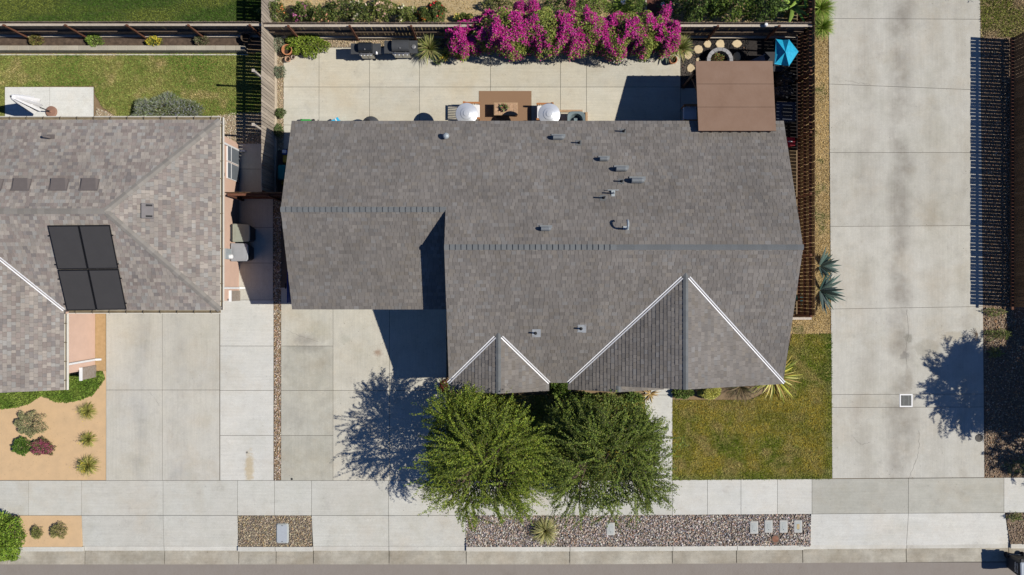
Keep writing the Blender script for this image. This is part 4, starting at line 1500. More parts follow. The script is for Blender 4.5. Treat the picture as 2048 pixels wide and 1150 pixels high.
def shrub(name, label, px, py, rx, ry, h, n, cols, w=None, leaf=(.05, .09), lw=.5, seed=1, flowers=None, cat='shrub', group=None, z0=0.0, up=.6, rough=.25, zref=None, stems=7, flat=2.0):
    """bush: leaves spread through an uneven dome. px, py = photo pixel of the middle at half height, rx, ry in pixels"""
    r = np.random.default_rng(seed)
    c = P(px, py, z0 + h * .5)
    k = (H - z0 - h * .5) / H / S
    rx, ry = rx * k, ry * k
    t = thing(name, label, cat, (c.x, c.y, z0), group=group)
    b = B()
    for i in range(stems):
        a = r.uniform(0, 6.28)
        q = r.uniform(.3, .75)
        b.tube([(0, 0, -.05), (math.cos(a) * rx * q * .4, math.sin(a) * ry * q * .4, h * .4), (math.cos(a) * rx * q, math.sin(a) * ry * q, h * r.uniform(.6, .85))], [.02, .014, .006], 5)
    b.build('stems', m_bark, t)
    th = r.uniform(0, 2 * np.pi, n)
    rad = r.random(n) ** .42
    lump = 1 + rough * (vnoise(np.cos(th) * 2 + 5, np.sin(th) * 2 + 5, 1.6, seed) - .5) * 2 + rough * .6 * (vnoise(np.cos(th) * 6 + 9, np.sin(th) * 6 + 9, 1.0, seed + 1) - .5) * 2
    X = np.cos(th) * rad * rx * lump
    Y = np.sin(th) * rad * ry * lump
    topz = h * np.sqrt(np.clip(1 - (rad * .94) ** flat, .05, 1)) * (.75 + .5 * fbm(X + 20, Y + 20, 2.2 / max(rx, .3), seed + 3))
    Z = topz * (1 - .55 * r.random(n) ** 2.2)
    out = np.stack([X / max(rx, .01), Y / max(ry, .01), np.full(n, up) + r.normal(0, .35, n)], 1) + r.normal(0, .45, (n, 3))
    nv = np.stack([r.normal(0, .6, n), r.normal(0, .6, n), np.ones(n)], 1)
    ln = r.uniform(*leaf, n)
    pos = np.stack([X, Y, Z], 1)
    leaf_cloud('foliage', pos, out, nv, ln, ln * lw * r.uniform(.7, 1.2, n), np.clip(pick(r, n, cols, w) * 1.35, 0, 1), LEAF, t, False, 'stuff', fold=.15)
    if flowers:
        fn, fc, fs, thr = flowers
        idx = r.permutation(n)
        nz = fbm(X + 40 + Z * .9, Y + 40 - Z * 1.4, 2.4, seed + 9, 5)
        idx = idx[(nz[idx] > thr) & (rad[idx] > .15)][:fn]
        m = len(idx) * 3
        p = np.repeat(pos[idx], 3, 0) + r.normal(0, .02, (m, 3)) + np.array([0, 0, .03 + ln.mean() * .4])
        d = np.stack([r.normal(0, 1, m), r.normal(0, 1, m), r.uniform(-.1, .8, m)], 1)
        leaf_cloud('flowers', p, d, np.stack([r.normal(0, .5, m), r.normal(0, .5, m), np.ones(m)], 1), r.uniform(fs * .7, fs * 1.3, m), fs * .8, pick(r, m, fc), LEAF, t, False, 'stuff')
    return t


def rosette(name, label, px, py, n, L, wd, cols, seed=1, z0=0.0, el=(.2, 1.4), droop=.5, single=False, cat='plant', w=None, group=None, zc=None, arc=(0, 6.283), parent=None):
    """strap or sword leaves arching out of one crown"""
    r = np.random.default_rng(seed)
    zc = z0 if zc is None else zc
    p0 = P(px, py, zc)
    t = parent or thing(name, label, cat, (p0.x, p0.y, z0), group=group)
    Vall, Fall, Call = [], [], []
    cs = np.clip(pick(r, n, cols, w, .2) * 1.4, 0, 1)
    for i in range(n):
        a = r.uniform(*arc) if not single else arc[0] + (arc[1] - arc[0]) * (i + r.uniform(-.3, .3)) / n
        e = r.uniform(*el)
        ll = L * r.uniform(.7, 1.1)
        ww = wd * r.uniform(.8, 1.15)
        V, F = [], []
        p = Vector((math.cos(a) * .02, math.sin(a) * .02, 0.0))
        d = Vector((math.cos(a) * math.cos(e), math.sin(a) * math.cos(e), math.sin(e)))
        s = Vector((-math.sin(a), math.cos(a), 0))
        K = 5
        for k in range(K + 1):
            f = k / K
            wk = ww * (.55 + 1.1 * f - 1.65 * f * f) if k < K else .002
            upv = s.cross(d)
            V += [p - s * wk * .5 + upv * wk * .18, p - upv * wk * .04, p + s * wk * .5 + upv * wk * .18]
            d = (d + Vector((0, 0, -droop / K * (1 + f)))).normalized()
            p = p + d * (ll / K)
        for k in range(K):
            F += [(3 * k, 3 * k + 1, 3 * k + 4, 3 * k + 3), (3 * k + 1, 3 * k + 2, 3 * k + 5, 3 * k + 4)]
        if single:
            link('leaf', fmesh('leaf', V, F, np.tile(cs[i], (len(F), 1)), True), LEAF, t)
        else:
            o = len(Vall)
            Vall += V
            Fall += [tuple(q + o for q in f_) for f_ in F]
            Call += [cs[i]] * len(F)
    if not single:
        link('leaves', fmesh('leaves', Vall, Fall, Call, True), LEAF, t, kind='stuff')
    return t


GREENS = [(.10, .16, .03), (.07, .12, .025), (.15, .20, .04), (.05, .085, .02)]
# ---- bougainvillea over the back fence
MAG = [(.52, .010, .22), (.66, .02, .32), (.36, .006, .15), (.70, .08, .40)]
specs = [(942, 78, 48, 33, 1.55, .40, 5200, 'mass of magenta bougainvillea at the left end of the flowering hedge'),
         (1010, 68, 66, 42, 2.3, .49, 4800, 'magenta and green bougainvillea climbing over the fence, second from the left'),
         (1078, 70, 62, 40, 2.25, .585, 2400, 'mostly green bougainvillea in the middle of the flowering hedge'),
         (1150, 70, 66, 41, 2.25, .53, 4200, 'half magenta half green bougainvillea right of the middle'),
         (1225, 70, 64, 40, 2.2, .52, 4200, 'magenta bougainvillea with straggly tips over the raised planter'),
         (1290, 74, 54, 37, 2.1, .58, 2200, 'mostly green bougainvillea second from the right end of the hedge'),
         (1334, 80, 22, 30, 1.9, .34, 2200, 'small bright magenta bougainvillea at the right end of the hedge')]
for i, (a, b_, rx, ry, h, thr, fn, lab) in enumerate(specs):
    shrub('bougainvillea', lab, a, b_, rx, ry, h, 11000 if rx > 25 else 4000, [(.17, .215, .035), (.24, .275, .055), (.11, .15, .025), (.30, .31, .08)], leaf=(.045, .085), lw=.6, seed=400 + i,
          flowers=(fn, MAG, .05, thr), group='bougainvillea hedge along the back fence', rough=.22, up=.3, flat=4.5)
for i, (a, b_, rx, ry, h, thr, fn, lab) in enumerate(((1040, 22, 14, 9, 2.1, .25, 700, 'magenta bougainvillea tip reaching over the fence, left of two clusters'), (1066, 20, 12, 10, 2.2, .25, 700, 'magenta bougainvillea tip reaching over the fence, right of two clusters'), (1142, 8, 8, 6, 1.9, .3, 260, 'lone magenta flower cluster beyond the fence top'), (1170, 34, 8, 9, 2.1, .3, 300, 'magenta bougainvillea tip above the fence, near the garden grass'), (1327, 30, 10, 10, 2.0, .25, 420, 'magenta bougainvillea tip inside the raised planter'))):
    shrub('bougainvillea_tip', lab, a, b_, rx, ry, h, 500, GREENS, leaf=(.04, .07), seed=430 + i, flowers=(fn, MAG, .045, thr), rough=.5, stems=3)

# ---- rose bushes and greenery beyond the fence
roses = [(548, 22, 22, 20, [(.70, .30, .10)], 'leafy rose bush in the far garden corner, beside the fence'), (603, 24, 18, 18, [(.62, .18, .40)], 'rose bush with a pink bloom beyond the back fence'),
         (640, 30, 20, 14, [(.75, .38, .24)], 'rose bush with salmon blooms against the back fence'), (680, 18, 26, 20, [(.45, .30, .18)], 'dark leafy rose bush without blooms beyond the fence'),
         (722, 24, 22, 20, [(.72, .62, .42)], 'rose bush with cream blooms beyond the fence'), (762, 16, 26, 18, [(.72, .50, .36)], 'wide rose bush with peach blooms beyond the fence'),
         (812, 28, 24, 14, [(.82, .74, .50)], 'yellow green rose bush with ivory blooms beyond the fence'), (848, 30, 14, 12, [(.68, .22, .05)], 'small rose bush with an orange bloom beyond the fence'),
         (876, 22, 14, 18, [(.55, .02, .03)], 'rose bush with a red bloom beyond the fence'), (930, 36, 16, 8, [(.5, .4, .1)], 'low weedy clump behind the fence, left of the bougainvillea')]
for i, (a, b_, rx, ry, fc, lab) in enumerate(roses):
    shrub('rose_bush' if i < 9 else 'weed_clump', lab, a, b_, rx, ry, 1.0 if i < 9 else .4, 1900, [(.10, .14, .035), (.065, .095, .025), (.17, .19, .05), (.05, .07, .02)] if i not in (5, 6) else [(.19, .21, .05), (.13, .16, .04), (.09, .12, .03)], leaf=(.05, .09), lw=.6, seed=450 + i, flowers=(22 if i != 3 else 6, fc, .10, .45), group='rose bushes beyond the back fence' if i < 9 else None, rough=.5)
for i, (a, b_, rx, ry, h, n, cs, lab) in enumerate(((1000, 4, 34, 14, .8, 1600, [(.16, .17, .05), (.10, .11, .035)], 'thin olive shrub in the straw garden at the top edge'), (1120, 16, 36, 24, 1.2, 2600, GREENS, 'green shrub beyond the fence behind the middle bougainvillea'),
        (1190, 10, 34, 18, .7, 2200, [(.20, .25, .05), (.14, .19, .04)], 'bright yellow green shrub left of the long garden grass'), (1272, 10, 18, 18, 1.1, 1500, GREENS, 'green shrub against the left board of the raised planter'),
        (1400, 6, 50, 26, 2.2, 4200, [(.06, .10, .02), (.10, .145, .03), (.035, .06, .015)], 'dark dense tree crown just right of the raised planter'), (1460, 6, 44, 22, 2.6, 3600, [(.09, .14, .025), (.055, .09, .02), (.13, .18, .03)], 'dark broad leaved tree crown at the top edge'),
        (1530, 8, 36, 20, 2.4, 2600, [(.10, .155, .03), (.06, .095, .02), (.035, .06, .014)], 'glossy leaved tree crown left of the banana plants'))):
    shrub('garden_shrub', lab, a, b_, rx, ry, h, n, cs, leaf=(.07, .14) if i > 3 else (.05, .09), lw=.45, seed=470 + i, rough=.5)
rosette('garden_grass', 'long bright green grass tussock beyond the fence', 1245, 12, 260, .8, .022, [(.20, .28, .04), (.26, .33, .06), (.14, .21, .03)], 480, el=(.3, 1.3), droop=.9)
for i, (a, b_, n, lab) in enumerate(((1570, 30, 9, 'banana plant with pale green split leaves, nearer the fence corner'), (1592, 8, 8, 'banana plant with upright green leaves at the top edge'))):
    t = rosette('banana_plant', lab, a, b_, n, 1.25, .22, [(.17, .26, .04), (.22, .30, .06), (.12, .20, .035)], 490 + i, z0=0, zc=0, el=(.5, 1.2), droop=.9, single=True, group='banana plants')
    t.location.z = .9
    WM[t.name] = Matrix.Translation(t.location)
    B().tube([(0, 0, -.95), (0, 0, .1)], [.09, .06], 9).build('stem', M('banana_stem', (.20, .22, .08), .7, .2, 6), t)
rosette('tall_grass', 'lush bright green grass clump beside the lane, top', 1638, 18, 420, .75, .022, [(.16, .26, .03), (.22, .31, .05), (.10, .18, .02), (.30, .32, .09)], 500, el=(.5, 1.45), droop=.9)
rosette('tall_grass', 'bright green grass clump beside the lane, just below the lush one', 1642, 56, 420, .62, .022, [(.15, .25, .03), (.21, .30, .05), (.10, .18, .02), (.30, .30, .09)], 501, el=(.5, 1.45), droop=.9)

# ---- patio border plants
shrub('lime_shrub', 'lime green spreading shrub in the patio corner by the pots', 611, 88, 38, 21, .55, 4200, [(.20, .27, .03), (.14, .20, .025), (.26, .32, .05), (.08, .12, .02)], leaf=(.06, .11), lw=.4, seed=510)
for i, (a, b_, rx, ry, lab) in enumerate(((556, 83, 11, 17, 'grey green shrub at the fence corner behind the large pot'), (558, 143, 11, 11, 'round grey green shrub below the terracotta pots'), (560, 226, 9, 8, 'small green weed tuft in the gravel near the roof corner'), (557, 262, 8, 12, 'dark shrub in the shaded gravel beside the roof corner'))):
    shrub('border_shrub', lab, a, b_, rx, ry, .4, 900, [(.16, .19, .12), (.11, .14, .085), (.20, .23, .15)] if i < 2 else [(.11, .15, .05), (.07, .10, .035)], leaf=(.05, .09), lw=.3, seed=520 + i)
YUC = [(.30, .30, .10), (.20, .23, .06), (.38, .35, .15), (.13, .17, .05)]

# ---- neighbour's plants
def mound(label, a, b_, rx, ry, h, n, cs, seed, fl=None, lw=.3, z0=0.0, name='mound_shrub'):
    shrub(name, label, a, b_, rx, ry, h, n, cs, leaf=(.05, .10), lw=lw, seed=seed, flowers=fl, rough=.32, up=.8, z0=z0)


t = shrub('lavender', 'broad grey green lavender bush against the pink house eave', 335, 226, 70, 36, .75, 7500, [(.19, .225, .115), (.25, .28, .17), (.14, .175, .075), (.27, .29, .24)], leaf=(.10, .20), lw=.12, seed=530, flowers=(420, [(.33, .32, .42), (.40, .40, .46)], .035, .35), up=1.0, rough=.15)
mound('pale grey green mounded shrub in the sand yard', 60, 849, 28, 25, .45, 3400, [(.27, .27, .13), (.19, .20, .085), (.33, .33, .18), (.12, .13, .06)], 531, lw=.22)
mound('small dark green mound beside the pink flowered one', 45, 892, 19, 14, .35, 2200, [(.08, .15, .02), (.055, .11, .016), (.11, .19, .03)], 532)
mound('small green mound dotted with pink flowers', 85, 894, 20, 15, .35, 2200, [(.13, .13, .05), (.10, .12, .04), (.16, .14, .06)], 533, (420, [(.42, .07, .16), (.34, .05, .12), (.50, .14, .22)], .035, .40))
BUL = [(.33, .31, .07), (.22, .23, .045), (.42, .36, .12), (.14, .15, .035)]
for i, (a, b_, n, L, lab) in enumerate(((176, 822, 260, .46, 'topmost of three yellowish strap leaved clumps by the driveway edge'), (178, 878, 240, .42, 'middle of three yellowish strap leaved clumps by the driveway edge'), (178, 930, 340, .54, 'lowest and largest of three yellowish strap leaved clumps by the driveway edge'))):
    t = rosette('bulbine_clump', lab, a, b_, n, L, .020, BUL, 540 + i, el=(.35, 1.5), droop=.9, group='strap leaved clumps in the sand yard')
    r = np.random.default_rng(545 + i)
    m = 40 if i == 2 else 10
    p = np.stack([r.normal(-.05, .16, m), r.normal(-.02, .14, m), np.full(m, .42)], 1)
    leaf_cloud('flowers', p, r.normal(0, 1, (m, 3)) + [0, 0, .5], np.tile([0, 0, 1.0], (m, 1)), .04, .035, pick(r, m, [(.70, .55, .04)]), LEAF, t, False, 'stuff')
mound('round dry green tuft in the sand verge, left of two', 74, 1065, 10, 10, .28, 900, [(.20, .21, .06), (.13, .15, .04)], 550, lw=.2)
mound('larger round dry green tuft in the sand verge, right of two', 118, 1061, 15, 14, .32, 1500, [(.22, .21, .07), (.15, .16, .045), (.28, .25, .10)], 551, lw=.2)
shrub('hedge_bush', 'bright green rounded bush cut by the left edge near the street', 4, 1078, 38, 44, 1.3, 9000, [(.18, .27, .03), (.12, .20, .022), (.24, .33, .05), (.07, .12, .016)], leaf=(.06, .11), lw=.55, seed=552, rough=.15)
# plants in the raised soil bed
for i, (a, b_, rx, ry, cs, fl, lab) in enumerate(((72, 80, 13, 10, [(.20, .20, .05), (.13, .13, .04), (.22, .14, .06)], None, 'bronze green tuft in the raised soil bed, leftmost'), (189, 80, 15, 12, [(.17, .26, .04), (.12, .20, .03), (.24, .32, .07)], None, 'bright green tuft in the raised soil bed'),
        (308, 82, 14, 9, [(.12, .16, .035), (.17, .19, .05)], (110, [(.72, .58, .06)], .045, .3), 'yellow flowering tuft in the raised soil bed'), (402, 80, 13, 9, [(.11, .13, .06), (.16, .17, .08), (.20, .14, .10)], None, 'dull green tuft in the raised soil bed, rightmost'))):
    shrub('bed_plant', lab, a, b_, rx, ry, .35, 900, cs, leaf=(.05, .10), lw=.3, seed=560 + i, flowers=fl, z0=.16, group='tufts in the raised soil bed', up=.9)

# ---- plants in front of the house
shrub('porch_hedge', 'low green hedge stub right of the front walk', 1366, 788, 19, 9, .4, 1300, [(.11, .17, .035), (.075, .12, .025), (.16, .20, .06)], leaf=(.05, .08), lw=.6, seed=570)
shrub('golden_shrub', 'pale yellow green trimmed shrub under the front eave', 1420, 784, 22, 14, .55, 6000, [(.50, .48, .11), (.38, .38, .07), (.58, .55, .18)], leaf=(.035, .06), lw=.6, seed=571, rough=.1)
rosette('dry_fountain_grass', 'brown drooping fountain grass between golden shrub and flax', 1480, 772, 260, .95, .016, [(.14, .11, .06), (.20, .15, .08), (.10, .10, .04), (.07, .05, .03)], 572, el=(.2, 1.2), droop=1.1)
rosette('flax_plant', 'big yellow striped flax plant at the front right corner of the house', 1545, 752, 90, 1.25, .075, [(.42, .38, .06), (.22, .24, .04), (.55, .50, .16), (.14, .17, .03), (.30, .20, .06)], 573, el=(.15, 1.2), droop=.75, single=True)
shrub('entry_bush', 'shaded green bush in the gap between the two front gables', 1117, 778, 22, 16, 1.4, 2600, [(.075, .13, .02), (.05, .09, .016), (.12, .17, .03)], leaf=(.05, .09), lw=.6, seed=574, z0=0.1)
shrub('entry_bush', 'dark red leaved shrub at the driveway corner of the left gable', 888, 772, 9, 14, 1.0, 900, [(.12, .02, .015), (.07, .015, .012), (.18, .05, .02)], leaf=(.05, .08), lw=.5, seed=575)
for i, (a, b_, rx, ry, cs, lab) in enumerate(((1165, 794, 24, 10, GREENS, 'green foundation shrub below the porch gable, next to the entry bush'), (1215, 797, 26, 9, [(.18, .17, .06), (.12, .13, .04), (.25, .20, .09)], 'dry straggly foundation shrub in the middle of the porch bed'), (1268, 796, 20, 10, GREENS, 'green foundation shrub beside the front walk'))):
    shrub('foundation_shrub', lab, a, b_, rx, ry, .55, 1300, cs, leaf=(.05, .09), lw=.5, seed=580 + i)
rosette('withered_plant', 'withered golden leaves at the top of the front walk', 1300, 787, 26, .5, .06, [(.30, .20, .07), (.20, .13, .05), (.38, .27, .11)], 585, el=(.1, .8), droop=.7)
rosette('verge_tussock', 'pale yellow green grass tussock in the pebble verge', 1090, 1060, 460, .68, .022, [(.40, .37, .15), (.29, .28, .09), (.48, .45, .22), (.19, .19, .06)], 586, el=(.35, 1.45), droop=.75)

# ---- blue agaves leaning out of the dry strip
for i, (a, b_, L, n, lab) in enumerate(((1640, 532, .85, 16, 'upper of two blue green agaves beside the fence and lane'), (1641, 581, 1.0, 17, 'lower larger of two blue green agaves beside the fence and lane'))):
    rosette('agave', lab, a, b_, n, L, .17, [(.085, .135, .115), (.065, .11, .095), (.11, .165, .14)], 590 + i, el=(.35, 1.1), droop=.2, single=True, group='blue agaves', arc=(-1.7, 1.7))
# ---- weeds on the mulch strip
for i, (a, b_, rx, ry, lab) in enumerate(((1985, 624, 18, 6, 'low green weeds just below the slatted shadow'), (1984, 668, 16, 9, 'green weeds at the lane edge below the slatted shadow'), (2008, 668, 12, 8, 'pale green weed reaching into the shade, right edge strip'), (1990, 706, 13, 8, 'green weeds at the top of the tree shadow'), (2030, 1034, 14, 7, 'green weeds at the corner of the lane apron'), (2030, 935, 22, 14, 'dry olive weeds near the sidewalk on the mulch strip'), (2035, 480, 12, 14, 'green weed in the deep shade at the right edge'))):
    shrub('weed_patch', lab, a, b_, rx, ry, .22, 420, [(.16, .20, .05), (.22, .24, .08), (.11, .13, .04)], leaf=(.05, .10), lw=.25, seed=600 + i, rough=.5, stems=3)
t = thing('fallen_twigs', 'bare grey twigs lying at the lane edge', 'twigs', P(1955, 668))
b = B()
for k in range(9):
    a = 2.2 + k * .28
    b.bar((0, 0, .02), (math.cos(a) * (.25 + .04 * (k % 3)), math.sin(a) * .32, .05 + .01 * k), .012)
b.build('twig', m_bark, t)

# ============================================================ OBJECTS
m_terra = M('terracotta', (.50, .20, .09), .8, .15, 9, col2=(.56, .26, .13))
m_terra_pale = M('pale_terracotta', (.58, .36, .24), .8, .15, 9)
m_soil = M('pot_soil', (.05, .035, .025), .95, .3, 20)
m_steel = M('brushed_steel', (.42, .41, .39), .38, .08, 10, metal=.7)
m_grillblack = M('black_enamel', (.022, .026, .032), .28, .1, 6, spec=.6)
m_grillgrey = M('charcoal_enamel', (.065, .068, .072), .45, .1, 6)
m_silver = M('aluminium', (.66, .68, .70), .35, .05, 6, metal=.35)
m_teak = M('oiled_teak', (.46, .20, .07), .6, .2, 8, col2=(.38, .16, .06))
m_cushion = M('white_canvas', (.82, .81, .80), .9, .03, 8)
m_plasticgrey = M('grey_bin_plastic', (.31, .32, .335), .6, .07, 5)
m_plasticolive = M('olive_grey_bin_plastic', (.29, .31, .255), .6, .07, 5)
m_bin_body = M('dark_bin_plastic', (.030, .032, .036), .55, .1, 5)


def pot(name, label, px, py, r, h, mat=m_terra, fill=.35, group=None, z0=0.0):
    p = P(px, py, z0 + h)
    t = thing(name, label, 'pot', (p.x, p.y, z0), group=group)
    n = 20
    B().lathe((0, 0, 0), [(r * .62, .0), (r * .66, .01), (r * .92, h * .82), (r * 1.0, h * .82), (r * 1.02, h), (r * .86, h), (r * .80, h * (1 - fill) + .005), (r * .0, h * (1 - fill) + .005)], n).build('vessel', mat, t, smooth=False)
    B().lathe((0, 0, 0), [(r * .78, h * (1 - fill) + .008), (0.0, h * (1 - fill) + .03)], n).build('soil', m_soil, t)
    return t


pot('terracotta_pot', 'largest empty terracotta pot in the patio corner', 573.5, 99, .215, .38, group='terracotta pots in the corner', fill=.6)
pot('terracotta_pot', 'medium terracotta pot touching the lime green shrub', 589, 101.5, .13, .24, group='terracotta pots in the corner', fill=.5)
pot('terracotta_pot', 'small pale terracotta pot nearest the round grey green shrub', 575, 118, .11, .20, m_terra_pale, group='terracotta pots in the corner', fill=.5)
pot('terracotta_pot', 'smallest whitish terracotta pot of the corner group', 586, 114, .085, .14, M('whitish_clay', (.60, .48, .40), .8, .1, 8), group='terracotta pots in the corner', fill=.4)
pot('terracotta_pot', 'empty terracotta pot at the patio edge below the spiky plants', 1347, 119, .165, .32, group=None, fill=.5)


def potted(label, px, py, r, h, mat, n, L, wd, cols, seed, el=(.3, 1.45), droop=.5, name='potted_plant'):
    t = pot(name, label, px, py, r, h, mat, .12)
    t['category'] = 'plant'
    k = rosette('', '', 0, 0, n, L, wd, cols, seed, el=el, droop=droop, parent=t)
    lv = [o for o in t.children if o.name.startswith('leaves')][-1]
    lv.location.z = h * .85
    return t


potted('spiky yellow green yucca in a clay pot beside the larger barbecue', 859, 97, .22, .42, m_terra_pale, 240, .70, .036, YUC, 700, el=(.1, 1.5), droop=.35)
potted('yellow flowering potted plant left of the bougainvillea', 890, 108, .21, .34, m_terra, 70, .36, .05, [(.16, .22, .05), (.24, .27, .06), (.50, .36, .04)], 701, droop=.8)
potted('small dark potted succulent in front of the spiky yucca', 876, 124, .11, .14, m_grillgrey, 50, .20, .04, [(.08, .11, .05), (.05, .07, .04), (.12, .15, .06)], 702)
potted('big spiky yucca in a pot at the right end of the bougainvillea hedge', 1361, 95, .20, .38, m_terra, 240, .62, .035, YUC, 703, el=(.1, 1.5), droop=.35)
potted('grey green potted aloe casting a spiky shadow on the patio', 1333, 107, .16, .28, m_terra_pale, 26, .40, .07, [(.15, .19, .13), (.11, .15, .10), (.20, .24, .17)], 704, el=(.1, 1.2), droop=.1)
pot('planter_pot', 'bronze round pot at the right end of the raised soil bed', 491, 74, .20, .36, M('bronze_glaze', (.13, .095, .065), .5, .2, 5), fill=.3, z0=.16)


# ---- gas barbecues
def grill(label, cx, y0, y1, W_, lw, lidmat, h=.90):
    cy = (y0 + y1) / 2
    d = y1 - y0
    t = thing('gas_barbecue', label, 'barbecue', (cx, cy, 0), group='gas barbecues at the back fence')
    B().box((0, .02, .50), (lw, d * .82, .62)).build('cabinet', m_grillgrey, t)
    for s in (-1, 1):
        B().box((s * lw * .25, -d * .40, .50), (lw * .47, .02, .56)).build('door', m_steel, t)
        B().box((s * (lw / 2 + (W_ - lw) / 4), 0, h - .02), ((W_ - lw) / 2 - .01, d * .86, .045)).build('side_shelf', m_grillgrey, t)
        for q in (-1, 1):
            B().tube([(s * lw * .45 - .02, q * d * .33, .07), (s * lw * .45 + .02, q * d * .33, .07)], .07, 12).build('wheel', m_black, t)
    B().box((0, .02, h - .07), (lw + .01, d * .85, .12)).build('firebox', m_grillblack, t)
    V, F = [], []
    n = 9
    for x in (-lw / 2, lw / 2):
        for i in range(n):
            a = math.pi * i / (n - 1)
            V.append((x, .03 - math.cos(a) * d * .40, h + (math.sin(a) ** .6) * .24))
    F = [(i, i + 1, n + i + 1, n + i) for i in range(n - 1)] + [tuple(range(n)), tuple(range(2 * n - 1, n - 1, -1))]
    lid = B().add(V, F).build('lid', lidmat, t)
    B().tube([(-lw * .32, -d * .40, h + .10), (-lw * .32, -d * .47, h + .11), (lw * .32, -d * .47, h + .11), (lw * .32, -d * .40, h + .10)], .012, 8).build('handle', m_steel, lid)
    B().lathe((0, -d * .2, h + .235), [(.03, -.03), (.03, .012), (0, .012)], 12).build('thermometer', m_steel, lid)
    B().add([(-lw / 2, -d * .40, h - .10), (lw / 2, -d * .40, h - .10), (lw / 2, -d * .52, h - .08), (-lw / 2, -d * .52, h - .08), (-lw / 2, -d * .40, h + .02), (lw / 2, -d * .40, h + .02), (lw / 2, -d * .50, h - .02), (-lw / 2, -d * .50, h - .02)],
            [(3, 2, 1, 0), (4, 5, 6, 7), (3, 7, 6, 2), (0, 4, 7, 3), (1, 2, 6, 5)]).build('control_panel', m_steel, t)
    for i in range(4):
        x = -lw * .36 + lw * .24 * i
        B().tube([(x, -d * .50, h - .045), (x, -d * .56, h - .05)], .026, 10).build('knob', m_silver, t)
    return t


g1 = grill('smaller gas barbecue with shiny dark lid, left of two', -5.92, 9.43, 9.92, 1.22, .54, m_grillblack)
g2 = grill('larger charcoal gas barbecue with side burner, right of two', -4.50, 9.45, 10.04, 1.36, .68, m_grillgrey)
B().lathe((.52, 0, .93), [(.0, -.02), (.09, -.02), (.09, .01), (.05, .02), (0, .02)], 12).build('side_burner', m_steel, g2)
cl = thing('bucket', 'small white cloth lump on the shelf of the smaller barbecue', 'cloth', (-5.49, 9.50, .90))
V, F = ico()
rr = np.random.default_rng(9)
B().add([Vector(v) * .07 * rr.uniform(.7, 1.3) for v in V], [tuple(f) for f in F]).build('cloth', m_cushion, cl)
cl.name = 'folded_cloth'

# ---- rug, table, chairs, heaters on the patio
rug = tag(B().prism(W([(958, 182), (1063, 182), (1063, 268), (958, 268)]), .001, .012).build('patio_rug', M('brown_rug', (.30, .185, .11), .95, .10, 30, col2=(.26, .16, .095), bump=.5)), 'plain brown outdoor rug under the coffee table', 'rug')
t = thing('coffee_table', 'low tiled coffee table on the brown rug', 'table', (-.25, 7.34, 0))
m_tile = M('terracotta_tile', (.42, .25, .14), .7, .15, 16, obj=.15, col2=(.50, .34, .22))
m_tframe = M('pale_teak', (.44, .29, .17), .7, .15, 9)
B().box((0, 0, .42), (.98, .52, .045)).build('tabletop', m_tframe, t)
for i in range(6):
    for j in range(3):
        B().box((-.385 + .154 * i, -.15 + .15 * j, .448), (.146, .142, .012)).build('tile', m_tile, t)
for sx in (-1, 1):
    for sy in (-1, 1):
        B().box((sx * .43, sy * .2, .20), (.06, .06, .40)).build('leg', m_tframe, t)
B().box((0, 0, .14), (.84, .04, .03)).build('stretcher', m_tframe, t)
potted('shallow bowl of red and green succulents on the coffee table', 1009, 217, .15, .10, m_black, 60, .20, .05, [(.18, .22, .07), (.10, .14, .05), (.20, .06, .05), (.26, .28, .12)], 710, el=(.2, 1.4))
o = [q for q in COL.objects if q.name.startswith('potted_plant') and q.get('label', '').startswith('shallow bowl')][0]
o.location = (-.32, 7.36, .455)


def armchair(label, x, y, rot):
    t = thing('armchair', label, 'chair', (x, y, 0), rot, group='teak patio armchairs')
    for sx in (-1, 1):
        for sy in (-1, 1):
            B().box((sx * .28, sy * .30, .29 if sx > 0 else .40), (.055, .055, .58 if sx > 0 else .80)).build('leg', m_teak, t)
    for sy in (-1, 1):
        B().box((0, sy * .315, .60), (.66, .075, .03)).build('armrest', m_teak, t)
        for k in range(5):
            B().box((-.20 + .10 * k, sy * .315, .44), (.03, .02, .30)).build('arm_slat', m_teak, t)
    B().box((0, 0, .30), (.60, .60, .06)).build('seat_frame', m_teak, t)
    B().bbox((.03, 0, .40), (.56, .56, .13), .03).build('cushion', m_cushion, t)
    B().bar((-.33, -.31, .84), (-.33, .31, .84), .05, .07).build('top_rail', m_teak, t)
    for k in range(8):
        y_ = -.245 + .07 * k
        B().bar((-.27, y_, .33), (-.335, y_, .82), .018, .035, up=(0, 1, 0)).build('back_slat', m_teak, t)
    return t


armchair('teak armchair with white cushion left of the rug', -1.64, 7.24, 0)
armchair('teak armchair with white cushion right of the rug', 1.33, 7.20, math.pi)


armchair('teak armchair in the shade under the brown patio cover', 7.35, 7.15, math.pi)


def heater(label, px, py):
    p = P(px, py, 2.2)
    t = thing('patio_heater', label, 'heater', (p.x, p.y, 0), group='mushroom patio heaters')
    B().lathe((0, 0, 0), [(.23, 0), (.23, .08), (.20, .10), (.20, .72), (.16, .78), (.05, .80)], 20).build('base', m_steel, t)
    B().tube([(0, 0, .78), (0, 0, 1.75)], .03, 10).build('pole', m_steel, t)
    B().lathe((0, 0, 1.72), [(.07, 0), (.11, .05), (.11, .36), (.07, .40)], 16).build('burner', m_grillgrey, t)
    s = B().lathe((0, 0, 2.12), [(.425, .0), (.432, .012), (.42, .026), (.24, .085), (.225, .105), (.22, .108), (.12, .135), (.115, .155), (.0, .165)], 40)
    s.build('reflector', m_silver, t)
    return t


heater('silver mushroom heater beside the left armchair', 933, 227)
heater('silver mushroom heater beside the right armchair', 1098.5, 228)
